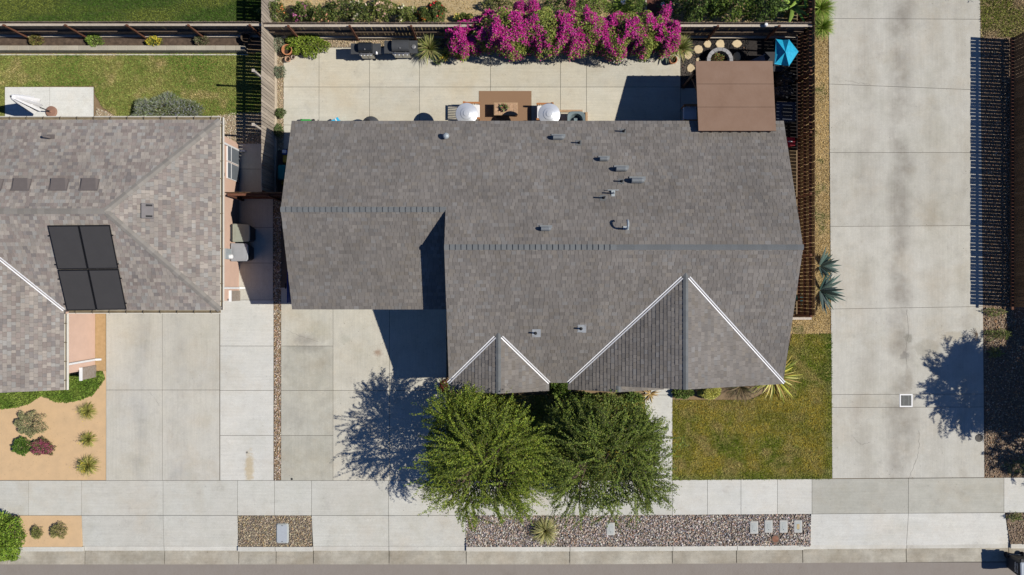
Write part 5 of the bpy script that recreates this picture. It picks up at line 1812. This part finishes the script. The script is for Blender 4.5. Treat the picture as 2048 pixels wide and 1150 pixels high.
# square tub with round basin
t = thing('fountain_basin', 'square grey basin with a dark round opening in a timber frame', 'basin', (2.62, 6.84, 0))
m_basin = M('weathered_resin', (.17, .22, .23), .6, .15, 6)
n = 24
V, F = [], []
sq = []
for k in range(n):
    a = 2 * math.pi * (k + .5) / n
    c, s = math.cos(a), math.sin(a)
    q = .37 / max(abs(c), abs(s))
    q = min(q, .44)
    sq.append((c * q, s * q))
for zz_, ring in ((0.02, [(x * .9, y * .9) for x, y in sq]), (.58, sq), (.60, [(x * .95, y * .95) for x, y in sq]), (.585, [(.28 * math.cos(2 * math.pi * (k + .5) / n), .28 * math.sin(2 * math.pi * (k + .5) / n)) for k in range(n)]), (.30, [(.22 * math.cos(2 * math.pi * (k + .5) / n), .22 * math.sin(2 * math.pi * (k + .5) / n)) for k in range(n)])):
    V += [(x, y, zz_) for x, y in ring]
for i in range(4):
    F += [(i * n + k, i * n + (k + 1) % n, (i + 1) * n + (k + 1) % n, (i + 1) * n + k) for k in range(n)]
F.append(tuple(4 * n + k for k in range(n)))
B().add(V, F).build('tub', m_basin, t)
B().lathe((0, 0, .32), [(.0, .0), (.20, 0.0), (.20, .01), (0, .012)], 18).build('water', M('dark_water', (.01, .014, .016), .08, .1, 3, spec=.7), t)
B().box((.0, -.02, .36), (.14, .30, .06)).build('rim_shell', m_basin, t)
for a, b_, c in (((-.24, .50, .05), (1.10, .09, .10), 0), ((.48, .0, .05), (.09, .90, .10), 0)):
    B().box(a, b_).build('frame_timber', m_tframe, t)
# things peeping out from under the back eave
t = thing('toy_wagon', 'green plastic toy wagon half hidden under the back eave', 'toy', (P(617, 246).x, P(617, 246).y - .16, 0))
m_toygreen = M('green_plastic', (.03, .36, .06), .5, .08, 5)
B().bbox((0, 0, .40), (.46, .44, .22), .05).build('tub', m_toygreen, t)
for sx in (-1, 1):
    for sy in (-1, 1):
        B().tube([(sx * .22, sy * .16, .14), (sx * .28, sy * .16, .14)], .14, 12).build('wheel', m_black, t)
B().tube([(.2, 0, .3), (.5, .1, .34), (.52, .18, .5)], .02, 6).build('pull_handle', m_black, t)
t = thing('storage_tub', 'small bright blue tub with white stripe peeping from under the eave', 'tub', (P(677, 244).x, P(677, 244).y - .14, 0), .5)
B().bbox((0, 0, .22), (.34, .34, .44), .03).build('tub', M('cyan_plastic', (.03, .40, .66), .5, .08, 5), t)
B().bbox((0, 0, .455), (.37, .37, .04), .015).build('lid', M('cyan_lid', (.05, .46, .72), .5, .08, 5), t)
B().box((.06, 0, .482), (.05, .34, .012)).build('stripe', m_white, t)
t = thing('kettle_grill', 'black kettle grill half hidden under the back eave', 'grill', (P(741, 250, .8).x, P(741, 250, .8).y, 0))
B().lathe((0, 0, .72), [(.08, -.22), (.30, -.10), (.37, .0), (.375, .03), (.33, .16), (.2, .25), (0, .28)], 22).build('kettle', m_grillgrey, t)
B().box((-.05, .16, 1.0), (.10, .04, .04)).build('lid_handle', m_black, t)
for k in range(3):
    a = k * 2.094 + .5
    B().bar((math.cos(a) * .2, math.sin(a) * .2, .56), (math.cos(a) * .36, math.sin(a) * .36, 0), .025).build('leg', m_steel, t)

# ---- fire pit of kerb blocks, its plant and the stepping stones
c = P(1440, 121, .3)
t = thing('fire_pit', 'round fire pit ringed with grey concrete blocks', 'fire pit', (c.x, c.y, 0))
m_pit = M('fire_pit_block', (.33, .325, .33), .9, .12, 7, obj=.1)
nb_ = 16
for k in range(nb_):
    a0_, a1_ = 2 * math.pi * k / nb_ + .012, 2 * math.pi * (k + 1) / nb_ - .012
    for zz0, zz1, off in ((0, .15, 0), (.155, .32, .5)):
        s0, s1 = a0_ + off * .39, a1_ + off * .39
        B().prism([(.40 * math.cos(s0), .40 * math.sin(s0)), (.545 * math.cos(s0), .545 * math.sin(s0)), (.545 * math.cos(s1), .545 * math.sin(s1)), (.40 * math.cos(s1), .40 * math.sin(s1))], zz0, zz1).build('block', m_pit, t)
B().lathe((0, 0, .0), [(.40, .02), (0, .04)], 20).build('ash', m_soil, t)
shrub('fire_pit_weed', 'green and rusty weed growing inside the round fire pit', 1436, 117, 10, 8, .32, 420, [(.12, .17, .04), (.08, .12, .03), (.24, .10, .05)], leaf=(.05, .10), lw=.3, seed=720, stems=3)
m_flag = M('sandstone_flag', (.62, .50, .32), .9, .14, 5, obj=.1, bump=.4)
for i, (a, b_, rr_, lab) in enumerate(((1415, 88, 8, 'pale stepping stone nearest the patio, back row of three'), (1441, 88, 9, 'middle pale stepping stone of the back row of three'), (1474, 88, 9, 'rightmost pale stepping stone of the back row of three'), (1397, 99, 9, 'pale stepping stone left of the fire pit, near the yucca'), (1376, 110, 8, 'pale stepping stone touching the patio edge by the yucca pot'),
        (1474, 113, 9, 'pale stepping stone right of the fire pit'), (1381, 136, 8, 'pale stepping stone at the corner of the patio cover'), (1397, 120, 5, 'small pale stepping stone between the fire pit and patio edge'))):
    r = random.Random(i + 50)
    p = P(a, b_)
    q = [(math.cos(2 * math.pi * k / 8) * rr_ / 48 * r.uniform(.78, 1.15), math.sin(2 * math.pi * k / 8) * rr_ / 48 * r.uniform(.8, 1.15)) for k in range(8)]
    bb = B().prism(q, -.04, .008).prism([(x * .92, y * .92) for x, y in q], .0078, .016)
    o = bb.build('stepping_stone', m_flag, mx=Matrix.Translation(p))
    tag(o, lab, 'stepping stone', 'stepping stones around the fire pit')

# ---- play set with turquoise canopy and the clutter in the right side yard
t = thing('play_set', 'small play set with a folded turquoise canopy roof and grey slide', 'play set', (P(1573, 105).x, P(1573, 105).y, 0))
m_can = M('turquoise_canopy', (.015, .33, .52), .6, .12, 9, col2=(.02, .38, .58))
pts = [(1552, 78, 1.55), (1565, 80, 1.38), (1578, 79, 1.56), (1597, 103, 1.50), (1578, 132, 1.56), (1564, 130, 1.38), (1549, 128, 1.55), (1571, 104, 1.86), (1556, 103, 1.60)]
Vc = [P(*q) for q in pts]
Fc = [(0, 1, 7, 8), (1, 2, 7), (2, 3, 7), (3, 4, 7), (4, 5, 7), (5, 6, 8, 7), (6, 0, 8)]
B().add(Vc + [v - Vector((0, 0, .025)) for v in Vc], Fc + [tuple(i + 9 for i in f[::-1]) for f in Fc] + [(a + 0, a + 9, (a + 1) % 7 + 9, (a + 1) % 7) for a in range(7)]).build('canopy', m_can, t, True)
for q in (0, 2, 4, 6):
    v = Vc[q]
    B().tube([(v.x * .97 + .03 * Vc[7].x, v.y, 0), (v.x, v.y, v.z - .02)], .03, 8).build('post', m_bin_body, t, True)
B().box((Vc[7].x, Vc[7].y, .55), (.8, .8, .05)).build('platform', m_bin_body, t, True)
q = P(1545, 96, .5)
sl_ = Vector((Vc[7].x - .40, Vc[7].y + .1, .62))
B().bar(sl_, sl_ + Vector((-.75, -.25, -.55)), .34, .03).bar(sl_ + Vector((0, .17, .05)), sl_ + Vector((-.75, -.08, -.50)), .03, .09).bar(sl_ + Vector((0, -.17, .05)), sl_ + Vector((-.75, -.42, -.50)), .03, .09).build('slide', M('grey_slide', (.17, .17, .19), .5, .1, 4), t, True)


def lump(name, label, cat, px, py, sx, sy, h, mat, seed, part='cover'):
    r = np.random.default_rng(seed)
    p = P(px, py, h * .5)
    t = thing(name, label, cat, (p.x, p.y, 0))
    n, m = 20, 8
    V, F = [], []
    for i in range(m + 1):
        f = i / m
        rr_ = math.cos(f * math.pi / 2) ** .6
        zz_ = h * math.sin(f * math.pi / 2) ** .8
        for k in range(n):
            a = 2 * math.pi * k / n
            w = 1 + .22 * r.normal() * (1 - f) * .5
            V.append((math.cos(a) * sx * rr_ * w, math.sin(a) * sy * rr_ * w, max(0, zz_ * (1 + .14 * r.normal()))))
    for i in range(m):
        F += [(i * n + k, i * n + (k + 1) % n, (i + 1) * n + (k + 1) % n, (i + 1) * n + k) for k in range(n)]
    B().add(V, F).build(part, mat, t)
    B().tube([(math.cos(k * .45) * sx * .8, math.sin(k * .45) * sy * .8, h * .45 + .02 * r.normal()) for k in range(15)], .012, 5).build('tie_cord', m_black, t)
    return t


m_tarp = M('black_tarp', (.03, .032, .036), .35, .2, 4, spec=.6)
lump('tarp_bundle', 'crumpled black tarp bundle next to the patio cover', 'tarp', 1571, 158, .42, .36, .6, m_tarp, 1)
lump('tarp_bundle', 'shiny dark grey tarp below the black bundle, beside the fence', 'tarp', 1569, 182, .40, .26, .5, M('grey_tarp', (.085, .088, .095), .35, .2, 4, spec=.6), 2)
t = thing('storage_chest', 'dark navy storage chest with round lid mark beside the patio cover', 'chest', (P(1571, 224, .5).x, P(1571, 224, .5).y, 0))
m_navy = M('navy_plastic', (.035, .045, .07), .5, .1, 5)
B().bbox((0, 0, .26), (.78, .76, .52), .04).build('body', m_navy, t)
B().bbox((0, 0, .545), (.82, .80, .05), .02).build('lid', m_navy, t)
B().lathe((.05, 0, .57), [(.24, 0), (.24, .02), (.20, .022), (.19, .008), (0, .008)], 20).build('lid_ring', m_bin_body, t)
t = thing('tool_box', 'red plastic box in the shaded side yard by the fence', 'box', (P(1578, 284, .3).x, P(1578, 284, .3).y, 0))
m_red = M('red_plastic', (.30, .015, .03), .5, .1, 5)
B().bbox((0, 0, .18), (.42, .34, .36), .03).build('body', m_red, t)
B().bbox((0, 0, .385), (.44, .36, .05), .015).build('lid', m_red, t)
B().box((0, 0, .42), (.18, .04, .03)).build('handle', m_silver, t)
t = thing('watering_can', 'teal watering can at the foot of the right fence', 'watering can', (P(1600, 596, .1).x, P(1600, 596, .1).y, 0))
m_teal = M('teal_plastic', (.01, .17, .20), .5, .1, 5)
B().lathe((0, 0, 0), [(.12, 0), (.14, .02), (.13, .26), (.10, .28), (.0, .27)], 16).build('body', m_teal, t)
B().tube([(0, -.12, .08), (0, -.24, .22), (0, -.30, .30)], [.03, .022, .02], 8).build('spout', m_teal, t)
B().tube([(0, .12, .1), (0, .2, .2), (0, .06, .34)], .014, 8).build('handle', m_teal, t)
# left side yard toys
t = thing('toy_bin', 'teal toy bin with yellow foot in the dark left side yard', 'toy', (P(566, 346, .4).x, P(566, 346, .4).y, 0))
B().bbox((0, 0, .36), (.34, .62, .5), .06).build('body', M('toy_teal', (.01, .24, .22), .5, .1, 5), t)
B().bbox((.0, -.38, .12), (.26, .2, .24), .04).build('foot', M('toy_yellow', (.62, .40, .04), .5, .1, 5), t)
t = thing('ride_on_toy', 'yellow and blue ride-on toy by the roof edge, left side yard', 'toy', (P(571, 314, .3).x, P(571, 314, .3).y, 0))
B().bbox((0, 0, .24), (.22, .52, .22), .05).build('body', M('toy_body_yellow', (.60, .42, .05), .5, .1, 5), t)
B().bbox((0, .18, .40), (.20, .20, .14), .04).build('dashboard', M('toy_blue', (.06, .14, .55), .5, .1, 5), t)
B().bbox((0, .19, .50), (.16, .14, .06), .02).build('windscreen', m_white, t)
for sx in (-1, 1):
    for sy in (-1, 1):
        B().tube([(sx * .10, sy * .17, .09), (sx * .15, sy * .17, .09)], .09, 10).build('wheel', m_black, t)
t = thing('folded_board', 'navy blue board leaning on the garage side wall', 'board', (P(579, 572, .6).x, P(579, 572, .6).y, 0))
B().box((0, 0, .55), (.05, 1.35, 1.1), ry=.12).build('panel', M('navy_board', (.015, .03, .16), .5, .1, 5), t)
B().box((-.04, 0, 1.0), (.05, .22, .06), ry=.12).build('grip', m_black, t)


# ---- wheeled bins
def bin_(label, x, y, z, rot, lidmat, W_=.72, D_=.78, h=1.03, group=None, letters=False):
    t = thing('wheeled_bin', label, 'bin', (x, y, z), rot, group=group)
    V = []
    for zz_, k in ((.06, .80), (.50, .90), (h - .08, .985), (h - .06, 1.02), (h, 1.02)):
        x0_, y0_ = D_ / 2 * k * .92, W_ / 2 * k
        b_ = .07
        V += [(-x0_, -y0_ + b_, zz_), (-x0_ + b_, -y0_, zz_), (x0_ - b_, -y0_, zz_), (x0_, -y0_ + b_, zz_), (x0_, y0_ - b_, zz_), (x0_ - b_, y0_, zz_), (-x0_ + b_, y0_, zz_), (-x0_, y0_ - b_, zz_)]
    F = [tuple(range(7, -1, -1)), tuple(range(32, 40))]
    for i in range(4):
        F += [(i * 8 + k, i * 8 + (k + 1) % 8, i * 8 + 8 + (k + 1) % 8, i * 8 + 8 + k) for k in range(8)]
    body = B().add(V, F).build('body', m_bin_body, t)
    # lid: slightly domed, narrower at the front
    L = [(-D_ * .40, -W_ * .47), (-D_ * .36, -W_ * .51), (D_ * .42, -W_ * .49), (D_ * .49, -W_ * .40), (D_ * .51, 0), (D_ * .49, W_ * .40), (D_ * .42, W_ * .49), (-D_ * .36, W_ * .51), (-D_ * .40, W_ * .47)]
    n = len(L)
    V = [(a, b_, h + .004) for a, b_ in L] + [(a, b_, h + .035) for a, b_ in L] + [(a * .90, b_ * .88, h + .055) for a, b_ in L] + [(a * .84, b_ * .80, h + .050) for a, b_ in L] + [(a * .5, b_ * .5, h + .062) for a, b_ in L]
    F = [tuple(range(n - 1, -1, -1)), tuple(range(4 * n, 5 * n))]
    for i in range(4):
        F += [(i * n + k, i * n + (k + 1) % n, (i + 1) * n + (k + 1) % n, (i + 1) * n + k) for k in range(n)]
    lid = B().add(V, F).build('lid', lidmat, t)
    for yy in (-.14, 0, .14):
        B().box((-.05, yy, h + .064), (D_ * .42, .012, .012)).build('lid_rib', lidmat, lid)
    hb = B().tube([(-D_ * .50, -W_ * .40, h - .01), (-D_ * .50, W_ * .40, h - .01)], .022, 8).build('handle_bar', m_bin_body, t)
    for s in (-1, 1):
        B().box((-D_ * .46, s * W_ * .40, h - .02), (.16, .09, .09)).build('hinge', m_bin_body, t)
        B().tube([(-D_ * .38, s * W_ * .42, .13), (-D_ * .38, s * W_ * .50, .13)], .13, 14).build('wheel', m_black, t)
    B().tube([(-D_ * .38, -W_ * .45, .13), (-D_ * .38, W_ * .45, .13)], .015, 6).build('axle', m_galv, t)
    if letters:
        for txt, zz_, sz in (('CITY OF', .80, .105), ('VISALIA', .66, .125)):
            cu = bpy.data.curves.new('lettering', 'FONT')
            cu.body = txt
            cu.size = sz
            cu.align_x = 'CENTER'
            cu.extrude = .001
            tmp = bpy.data.objects.new('lettering_tmp', cu)
            COL.objects.link(tmp)
            bpy.context.view_layer.update()
            me = bpy.data.meshes.new_from_object(tmp.evaluated_get(bpy.context.evaluated_depsgraph_get()))
            bpy.data.objects.remove(tmp)
            me.name = 'lettering'
            k = .80 + .10 * min(zz_, .5) / .5 + .085 * max(0, zz_ - .5) / .45
            m = Matrix.Translation((0, -W_ / 2 * k - .008, zz_)) @ Matrix.Rotation(math.radians(90 + 6), 4, 'X')
            link('lettering', me, m_white, t, False, m)
    return t


bin_('olive grey lidded bin against the pink wall, upper of two, half in shade', -10.95, 2.20, 0, 0, m_plasticolive, group='bins beside the pink house')
bin_('light grey lidded bin against the pink wall, lower of two', -11.02, 1.42, 0, 0, m_plasticgrey, group='bins beside the pink house')
bin_('dark street bin with white city lettering at the kerb, bottom right corner', 20.95, -11.44, -.145, -math.pi / 2, M('pale_bin_lid', (.42, .46, .50), .5, .06, 5), letters=True)

# ---- closed white parasol on the garden slab
c = P(104, 224)
t = thing('patio_umbrella', 'closed white patio umbrella standing in a round brown base', 'umbrella', (c.x, c.y, .014))
B().lathe((0, 0, 0), [(.235, 0), (.235, .05), (.20, .075), (.06, .09), (.04, .16)], 24).build('base', M('brown_base', (.30, .17, .12), .7, .1, 6), t)
B().tube([(0, 0, .1), (0, 0, 2.62)], .022, 10).build('pole', m_bin_body, t)
V, F = [], []
n = 32
for zz_, r_, amp in ((2.60, .02, 0), (2.50, .10, .1), (2.2, .15, .22), (1.8, .20, .30), (1.4, .25, .36), (1.15, .27, .42), (1.08, .22, .5)):
    for k in range(n):
        a = 2 * math.pi * k / n
        q = r_ * (1 + amp * math.cos(a * 8) * .8)
        V.append((q * math.cos(a), q * math.sin(a), zz_ + (.05 * math.cos(a * 8 + 1) if zz_ < 1.2 else 0)))
for i in range(6):
    F += [(i * n + k, i * n + (k + 1) % n, (i + 1) * n + (k + 1) % n, (i + 1) * n + k) for k in range(n)]
cn = B().add(V, F + [tuple(range(n - 1, -1, -1))]).build('canopy', m_cushion, t)
B().lathe((0, 0, 1.55), [(.20, 0), (.205, .02), (.20, .05)], 24).build('tie_strap', m_cushion, t)
B().lathe((0, 0, 2.60), [(.03, 0), (.03, .04), (0, .07)], 10).build('finial', m_bin_body, t)

# ---- utility lids, drain, covers
m_box = M('utility_box_concrete', (.50, .49, .45), .85, .1, 8)
m_boxlid = M('utility_lid', (.42, .44, .42), .8, .1, 9)


def utility(label, px, py, w, d, lidmat, group, mark=None):
    p = P(px, py)
    t = thing('utility_box', label, 'utility box', (p.x, p.y, 0), group=group)
    B().bbox((0, 0, -.02), (w, d, .06), .03).build('collar', m_box, t)
    B().bbox((0, 0, .0085), (w * .76, d * .80, .012), .02).build('lid', lidmat, t)
    B().bbox((0, 0, .0165), (w * .34, d * .40, .008), .01).build('nameplate', mark or lidmat, t)
    B().lathe((0, -d * .22, .021), [(.014, 0), (.012, .006), (0, .006)], 8).build('key_hole', m_black, t)


G = 'utility boxes in the pebble verge'
utility('leftmost of four small utility boxes in a row in the pebble verge', 1508, 1055, .36, .54, m_boxlid, G)
utility('second from the left of four small utility boxes in a row', 1537, 1053, .36, .54, m_boxlid, G)
utility('third from the left of four small utility boxes in a row', 1567, 1053, .36, .54, m_boxlid, G)
utility('rightmost of four small utility boxes, its lid rust stained', 1596, 1053, .36, .54, m_boxlid, G, M('rust_stain', (.46, .36, .20), .8, .2, 6))
utility('lone utility box in the pebble verge under the right tree', 1221, 1058, .36, .54, m_boxlid, None)
p = P(564.5, 1067)
t = thing('utility_box', 'large plain grey utility lid in the short tan gravel verge', 'utility box', (p.x, p.y, 0))
m_biglid = M('big_grey_lid', (.40, .43, .46), .7, .06, 6)
B().bbox((0, 0, -.02), (.52, .84, .07), .05).build('collar', m_boxlid, t)
B().bbox((0, 0, .012), (.45, .76, .015), .04).build('lid', m_biglid, t)
for s in (-1, 1):
    B().box((0, s * .33, .021), (.06, .02, .006)).build('lift_slot', m_black, t)
p = P(1551, 1078)
t = thing('valve_cover', 'small round rusty valve cover below the row of utility boxes', 'cover', (p.x, p.y, 0))
B().lathe((0, 0, -.03), [(.17, 0), (.17, .03), (.145, .032), (.145, .022), (0, .022)], 24).build('ring', m_gravelbed, t)
B().lathe((0, 0, -.006), [(.14, 0), (.14, .006), (.11, .009), (.10, .005), (0, .006)], 24).build('lid', M('rusty_iron', (.22, .10, .06), .85, .25, 10, col2=(.28, .15, .10)), t)
p = P(1958, 876)
t = thing('manhole_cover', 'round dark grey cover at the right edge of the lane', 'cover', (p.x, p.y, 0))
B().lathe((0, 0, 0), [(.16, .001), (.165, .006), (.155, .012), (.14, .012), (.135, .008), (0, .010)], 28).build('lid', M('grey_iron', (.10, .095, .085), .8, .2, 14), t)
B().box((0, 0, .0125), (.05, .02, .006)).build('lift_slot', m_black, t)
p = P(1812, 801)
t = thing('drain_grate', 'square drain grate with white frame in the lane', 'drain', (p.x, p.y, 0))
for x, y, w, d in ((0, .245, .54, .05), (0, -.245, .54, .05), (.245, 0, .05, .44), (-.245, 0, .05, .44)):
    B().box((x, y, .004), (w, d, .016)).build('frame', m_white, t)
B().box((0, 0, .0025), (.44, .44, .003)).build('sump', m_black, t)
m_iron = M('galvanised_grate', (.16, .17, .165), .6, .15, 8, metal=.3)
for k in range(11):
    B().box((0, -.20 + .04 * k, .0095), (.43, .017, .008)).build('bar', m_iron, t)
for x in (-.1, .1):
    B().box((x, 0, .0115), (.02, .43, .008)).build('cross_bar', m_iron, t)
p = P(583.5, 958)
t = thing('clean_out_cap', 'tiny round black cap at the foot of the driveway', 'cap', (p.x, p.y, 0))
B().lathe((0, 0, 0), [(.045, .001), (.045, .008), (0, .008)], 14).build('cap', m_black, t)
B().box((0, 0, .01), (.03, .03, .008)).build('nut', m_grillgrey, t)

# ---- raised planter beyond the fence with solar lights
t = thing('raised_planter', 'timber raised planter of reddish soil beyond the back fence', 'planter', (P(1319, 10).x, P(1319, 10).y, 0))
x0, x1, y0, y1 = P(1292, 0, .3).x, P(1345, 0, .3).x, P(0, 42, .3).y, 13.2
for a, d in ((((x0 + x1) / 2, y0, .16), (x1 - x0, .05, .32)), ((x0, (y0 + y1) / 2, .16), (.05, y1 - y0, .32)), ((x1, (y0 + y1) / 2, .16), (.05, y1 - y0, .32)), (((x0 + x1) / 2, y1, .16), (x1 - x0, .05, .32))):
    B().box(a, d).build('board', m_rail, t, True)
B().box(((x0 + x1) / 2, (y0 + y1) / 2, .11), (x1 - x0 - .06, y1 - y0 - .06, .22)).build('soil', M('red_soil', (.12, .05, .035), .95, .3, 8), t, True)
for a, b_, lab in ((1327, 8, 'round white solar light in the raised planter'), (1247, 3, 'round white solar light in the long garden grass'), (1353, 5, 'small round solar light right of the raised planter')):
    p = P(a, b_, .55)
    z0_ = .2 if 1292 < a < 1345 else 0
    t = thing('solar_light', lab, 'light', (p.x, p.y, z0_), group='round solar garden lights')
    B().tube([(0, 0, -.1), (0, 0, .5 - z0_)], .012, 6).build('stake', m_galv, t)
    B().lathe((0, 0, .48 - z0_), [(.03, 0), (.10, .02), (.11, .05), (.07, .09), (0, .10)], 16).build('globe', m_silver, t)
# small lamp on the back fence
p = P(1534, 50, 1.85)
t = thing('fence_lamp', 'small white round lamp on the back fence near the corner', 'lamp', (p.x, 10.36, 1.63))
B().lathe((0, 0, 0), [(.05, 0), (.06, .06), (.075, .10), (.06, .16), (0, .17)], 14).build('globe', m_white, t)
B().box((0, .04, .03), (.06, .10, .04)).build('bracket', m_black, t)

# ============================================================ SMALL LITTER, CRACKS AND STAINED EDGES
def litter(name, label, polys, dens, cols, size, seed, z=.004):
    r = np.random.default_rng(seed)
    XY = [scatter(p, dens, r) for p in polys]
    X = np.concatenate([a for a, b in XY])
    Y = np.concatenate([b for a, b in XY])
    k = fbm(X, Y, .45, seed) > r.uniform(.35, .62, len(X))
    X, Y = X[k], Y[k]
    n = len(X)
    a = r.uniform(0, 6.283, n)
    d = np.stack([np.cos(a), np.sin(a), r.uniform(.0, .35, n)], 1)
    o = leaf_cloud(name, np.stack([X, Y, np.full(n, z)], 1), d, np.tile([0, 0, 1.0], (n, 1)), r.uniform(*size, n), r.uniform(size[0] * .4, size[1] * .5, n), pick(r, n, cols, None, .4), LEAF)
    return tag(o, label, 'leaf litter', kind='stuff')


DRY = [(.10, .07, .04), (.18, .12, .06), (.05, .04, .03), (.26, .18, .08), (.14, .15, .05)]
litter('fallen_leaves', 'scattered dry leaves on the driveway and sidewalk near the trees', [W(rect(680, 893, 640, 960)), W(rect(800, 1345, 962, 1030)), W(rect(1291, 1344, 780, 960))], 7, DRY, (.02, .05), 801)
litter('fallen_leaves', 'sparse dry specks blown over the wide lane', [W([(1660, -20), (1960, -20), (1968, 956), (1664, 956)]), W([(1624, 958), (2008, 956), (2010, 1024), (1624, 1027)])], 2.2, DRY, (.015, .045), 802)
litter('fallen_leaves', 'magenta petals and dry leaves swept along the patio edge', [W(rect(880, 1360, 95, 128)), W(rect(1362, 1500, 78, 176))], 22, [(.45, .03, .18), (.30, .10, .10), (.22, .14, .06), (.10, .07, .04)], (.02, .045), 803)
litter('fallen_leaves', 'grit and leaf crumbs collected in the street gutter', [W([(-20, 1103.5), (1200, 1103.5), (2048, 1098), (2048, 1106), (1200, 1111), (-20, 1111)])], 70, [(.16, .11, .06), (.10, .08, .05), (.28, .20, .10), (.20, .19, .07)], (.015, .04), 804, z=-.150)
litter('fallen_leaves', 'few crumbs of dry litter on the sand yard', [W(rect(0, 208, 822, 958)), W(rect(40, 162, 1034, 1092))], 26, [(.34, .22, .11), (.24, .15, .08), (.55, .42, .26), (.16, .11, .06)], (.012, .035), 805, z=-.014)
litter('fallen_leaves', 'few dry specks on the back patio', [W(rect(570, 1360, 100, 240))], 1.6, DRY, (.015, .04), 806)


# hairline cracks in the lane and driveway slabs
m_crack = M('crack_dirt', (.16, .14, .12), .95, .2, 10)


def crack(parent, pts, w=.010, seed=1):
    r = random.Random(seed)
    P_ = [P(*q) for q in pts]
    fine = []
    for a, b_ in zip(P_, P_[1:]):
        for k in range(6):
            q = a.lerp(b_, k / 6)
            fine.append(q + Vector((r.uniform(-.025, .025), r.uniform(-.025, .025), 0)))
    fine.append(P_[-1])
    V, F = [], []
    for i, q in enumerate(fine):
        d = (fine[min(i + 1, len(fine) - 1)] - fine[max(i - 1, 0)]).normalized()
        n = Vector((-d.y, d.x, 0)) * (w * r.uniform(.3, .9) / 2)
        V += [q + n + Vector((0, 0, .0015)), q - n + Vector((0, 0, .0015))]
    F = [(2 * i, 2 * i + 1, 2 * i + 3, 2 * i + 2) for i in range(len(fine) - 1)]
    link('crack', fmesh('crack', V, F), m_crack, parent)


crack(ln_, [(1838, 862), (1838, 892), (1834, 918), (1826, 936), (1818, 955)], .016, 1)
crack(ln_, [(1813, 620), (1817, 660), (1812, 700), (1814, 740)], .016, 2)
crack(ln_, [(1703, 870), (1722, 890), (1740, 884)], .012, 3)
crack(ln_, [(1690, 160), (1718, 166), (1740, 169)], .014, 4)
crack(dw, [(570, 660), (600, 672), (640, 684)], .010, 5)
crack(nd, [(300, 785), (312, 800), (318, 812)], .010, 6)
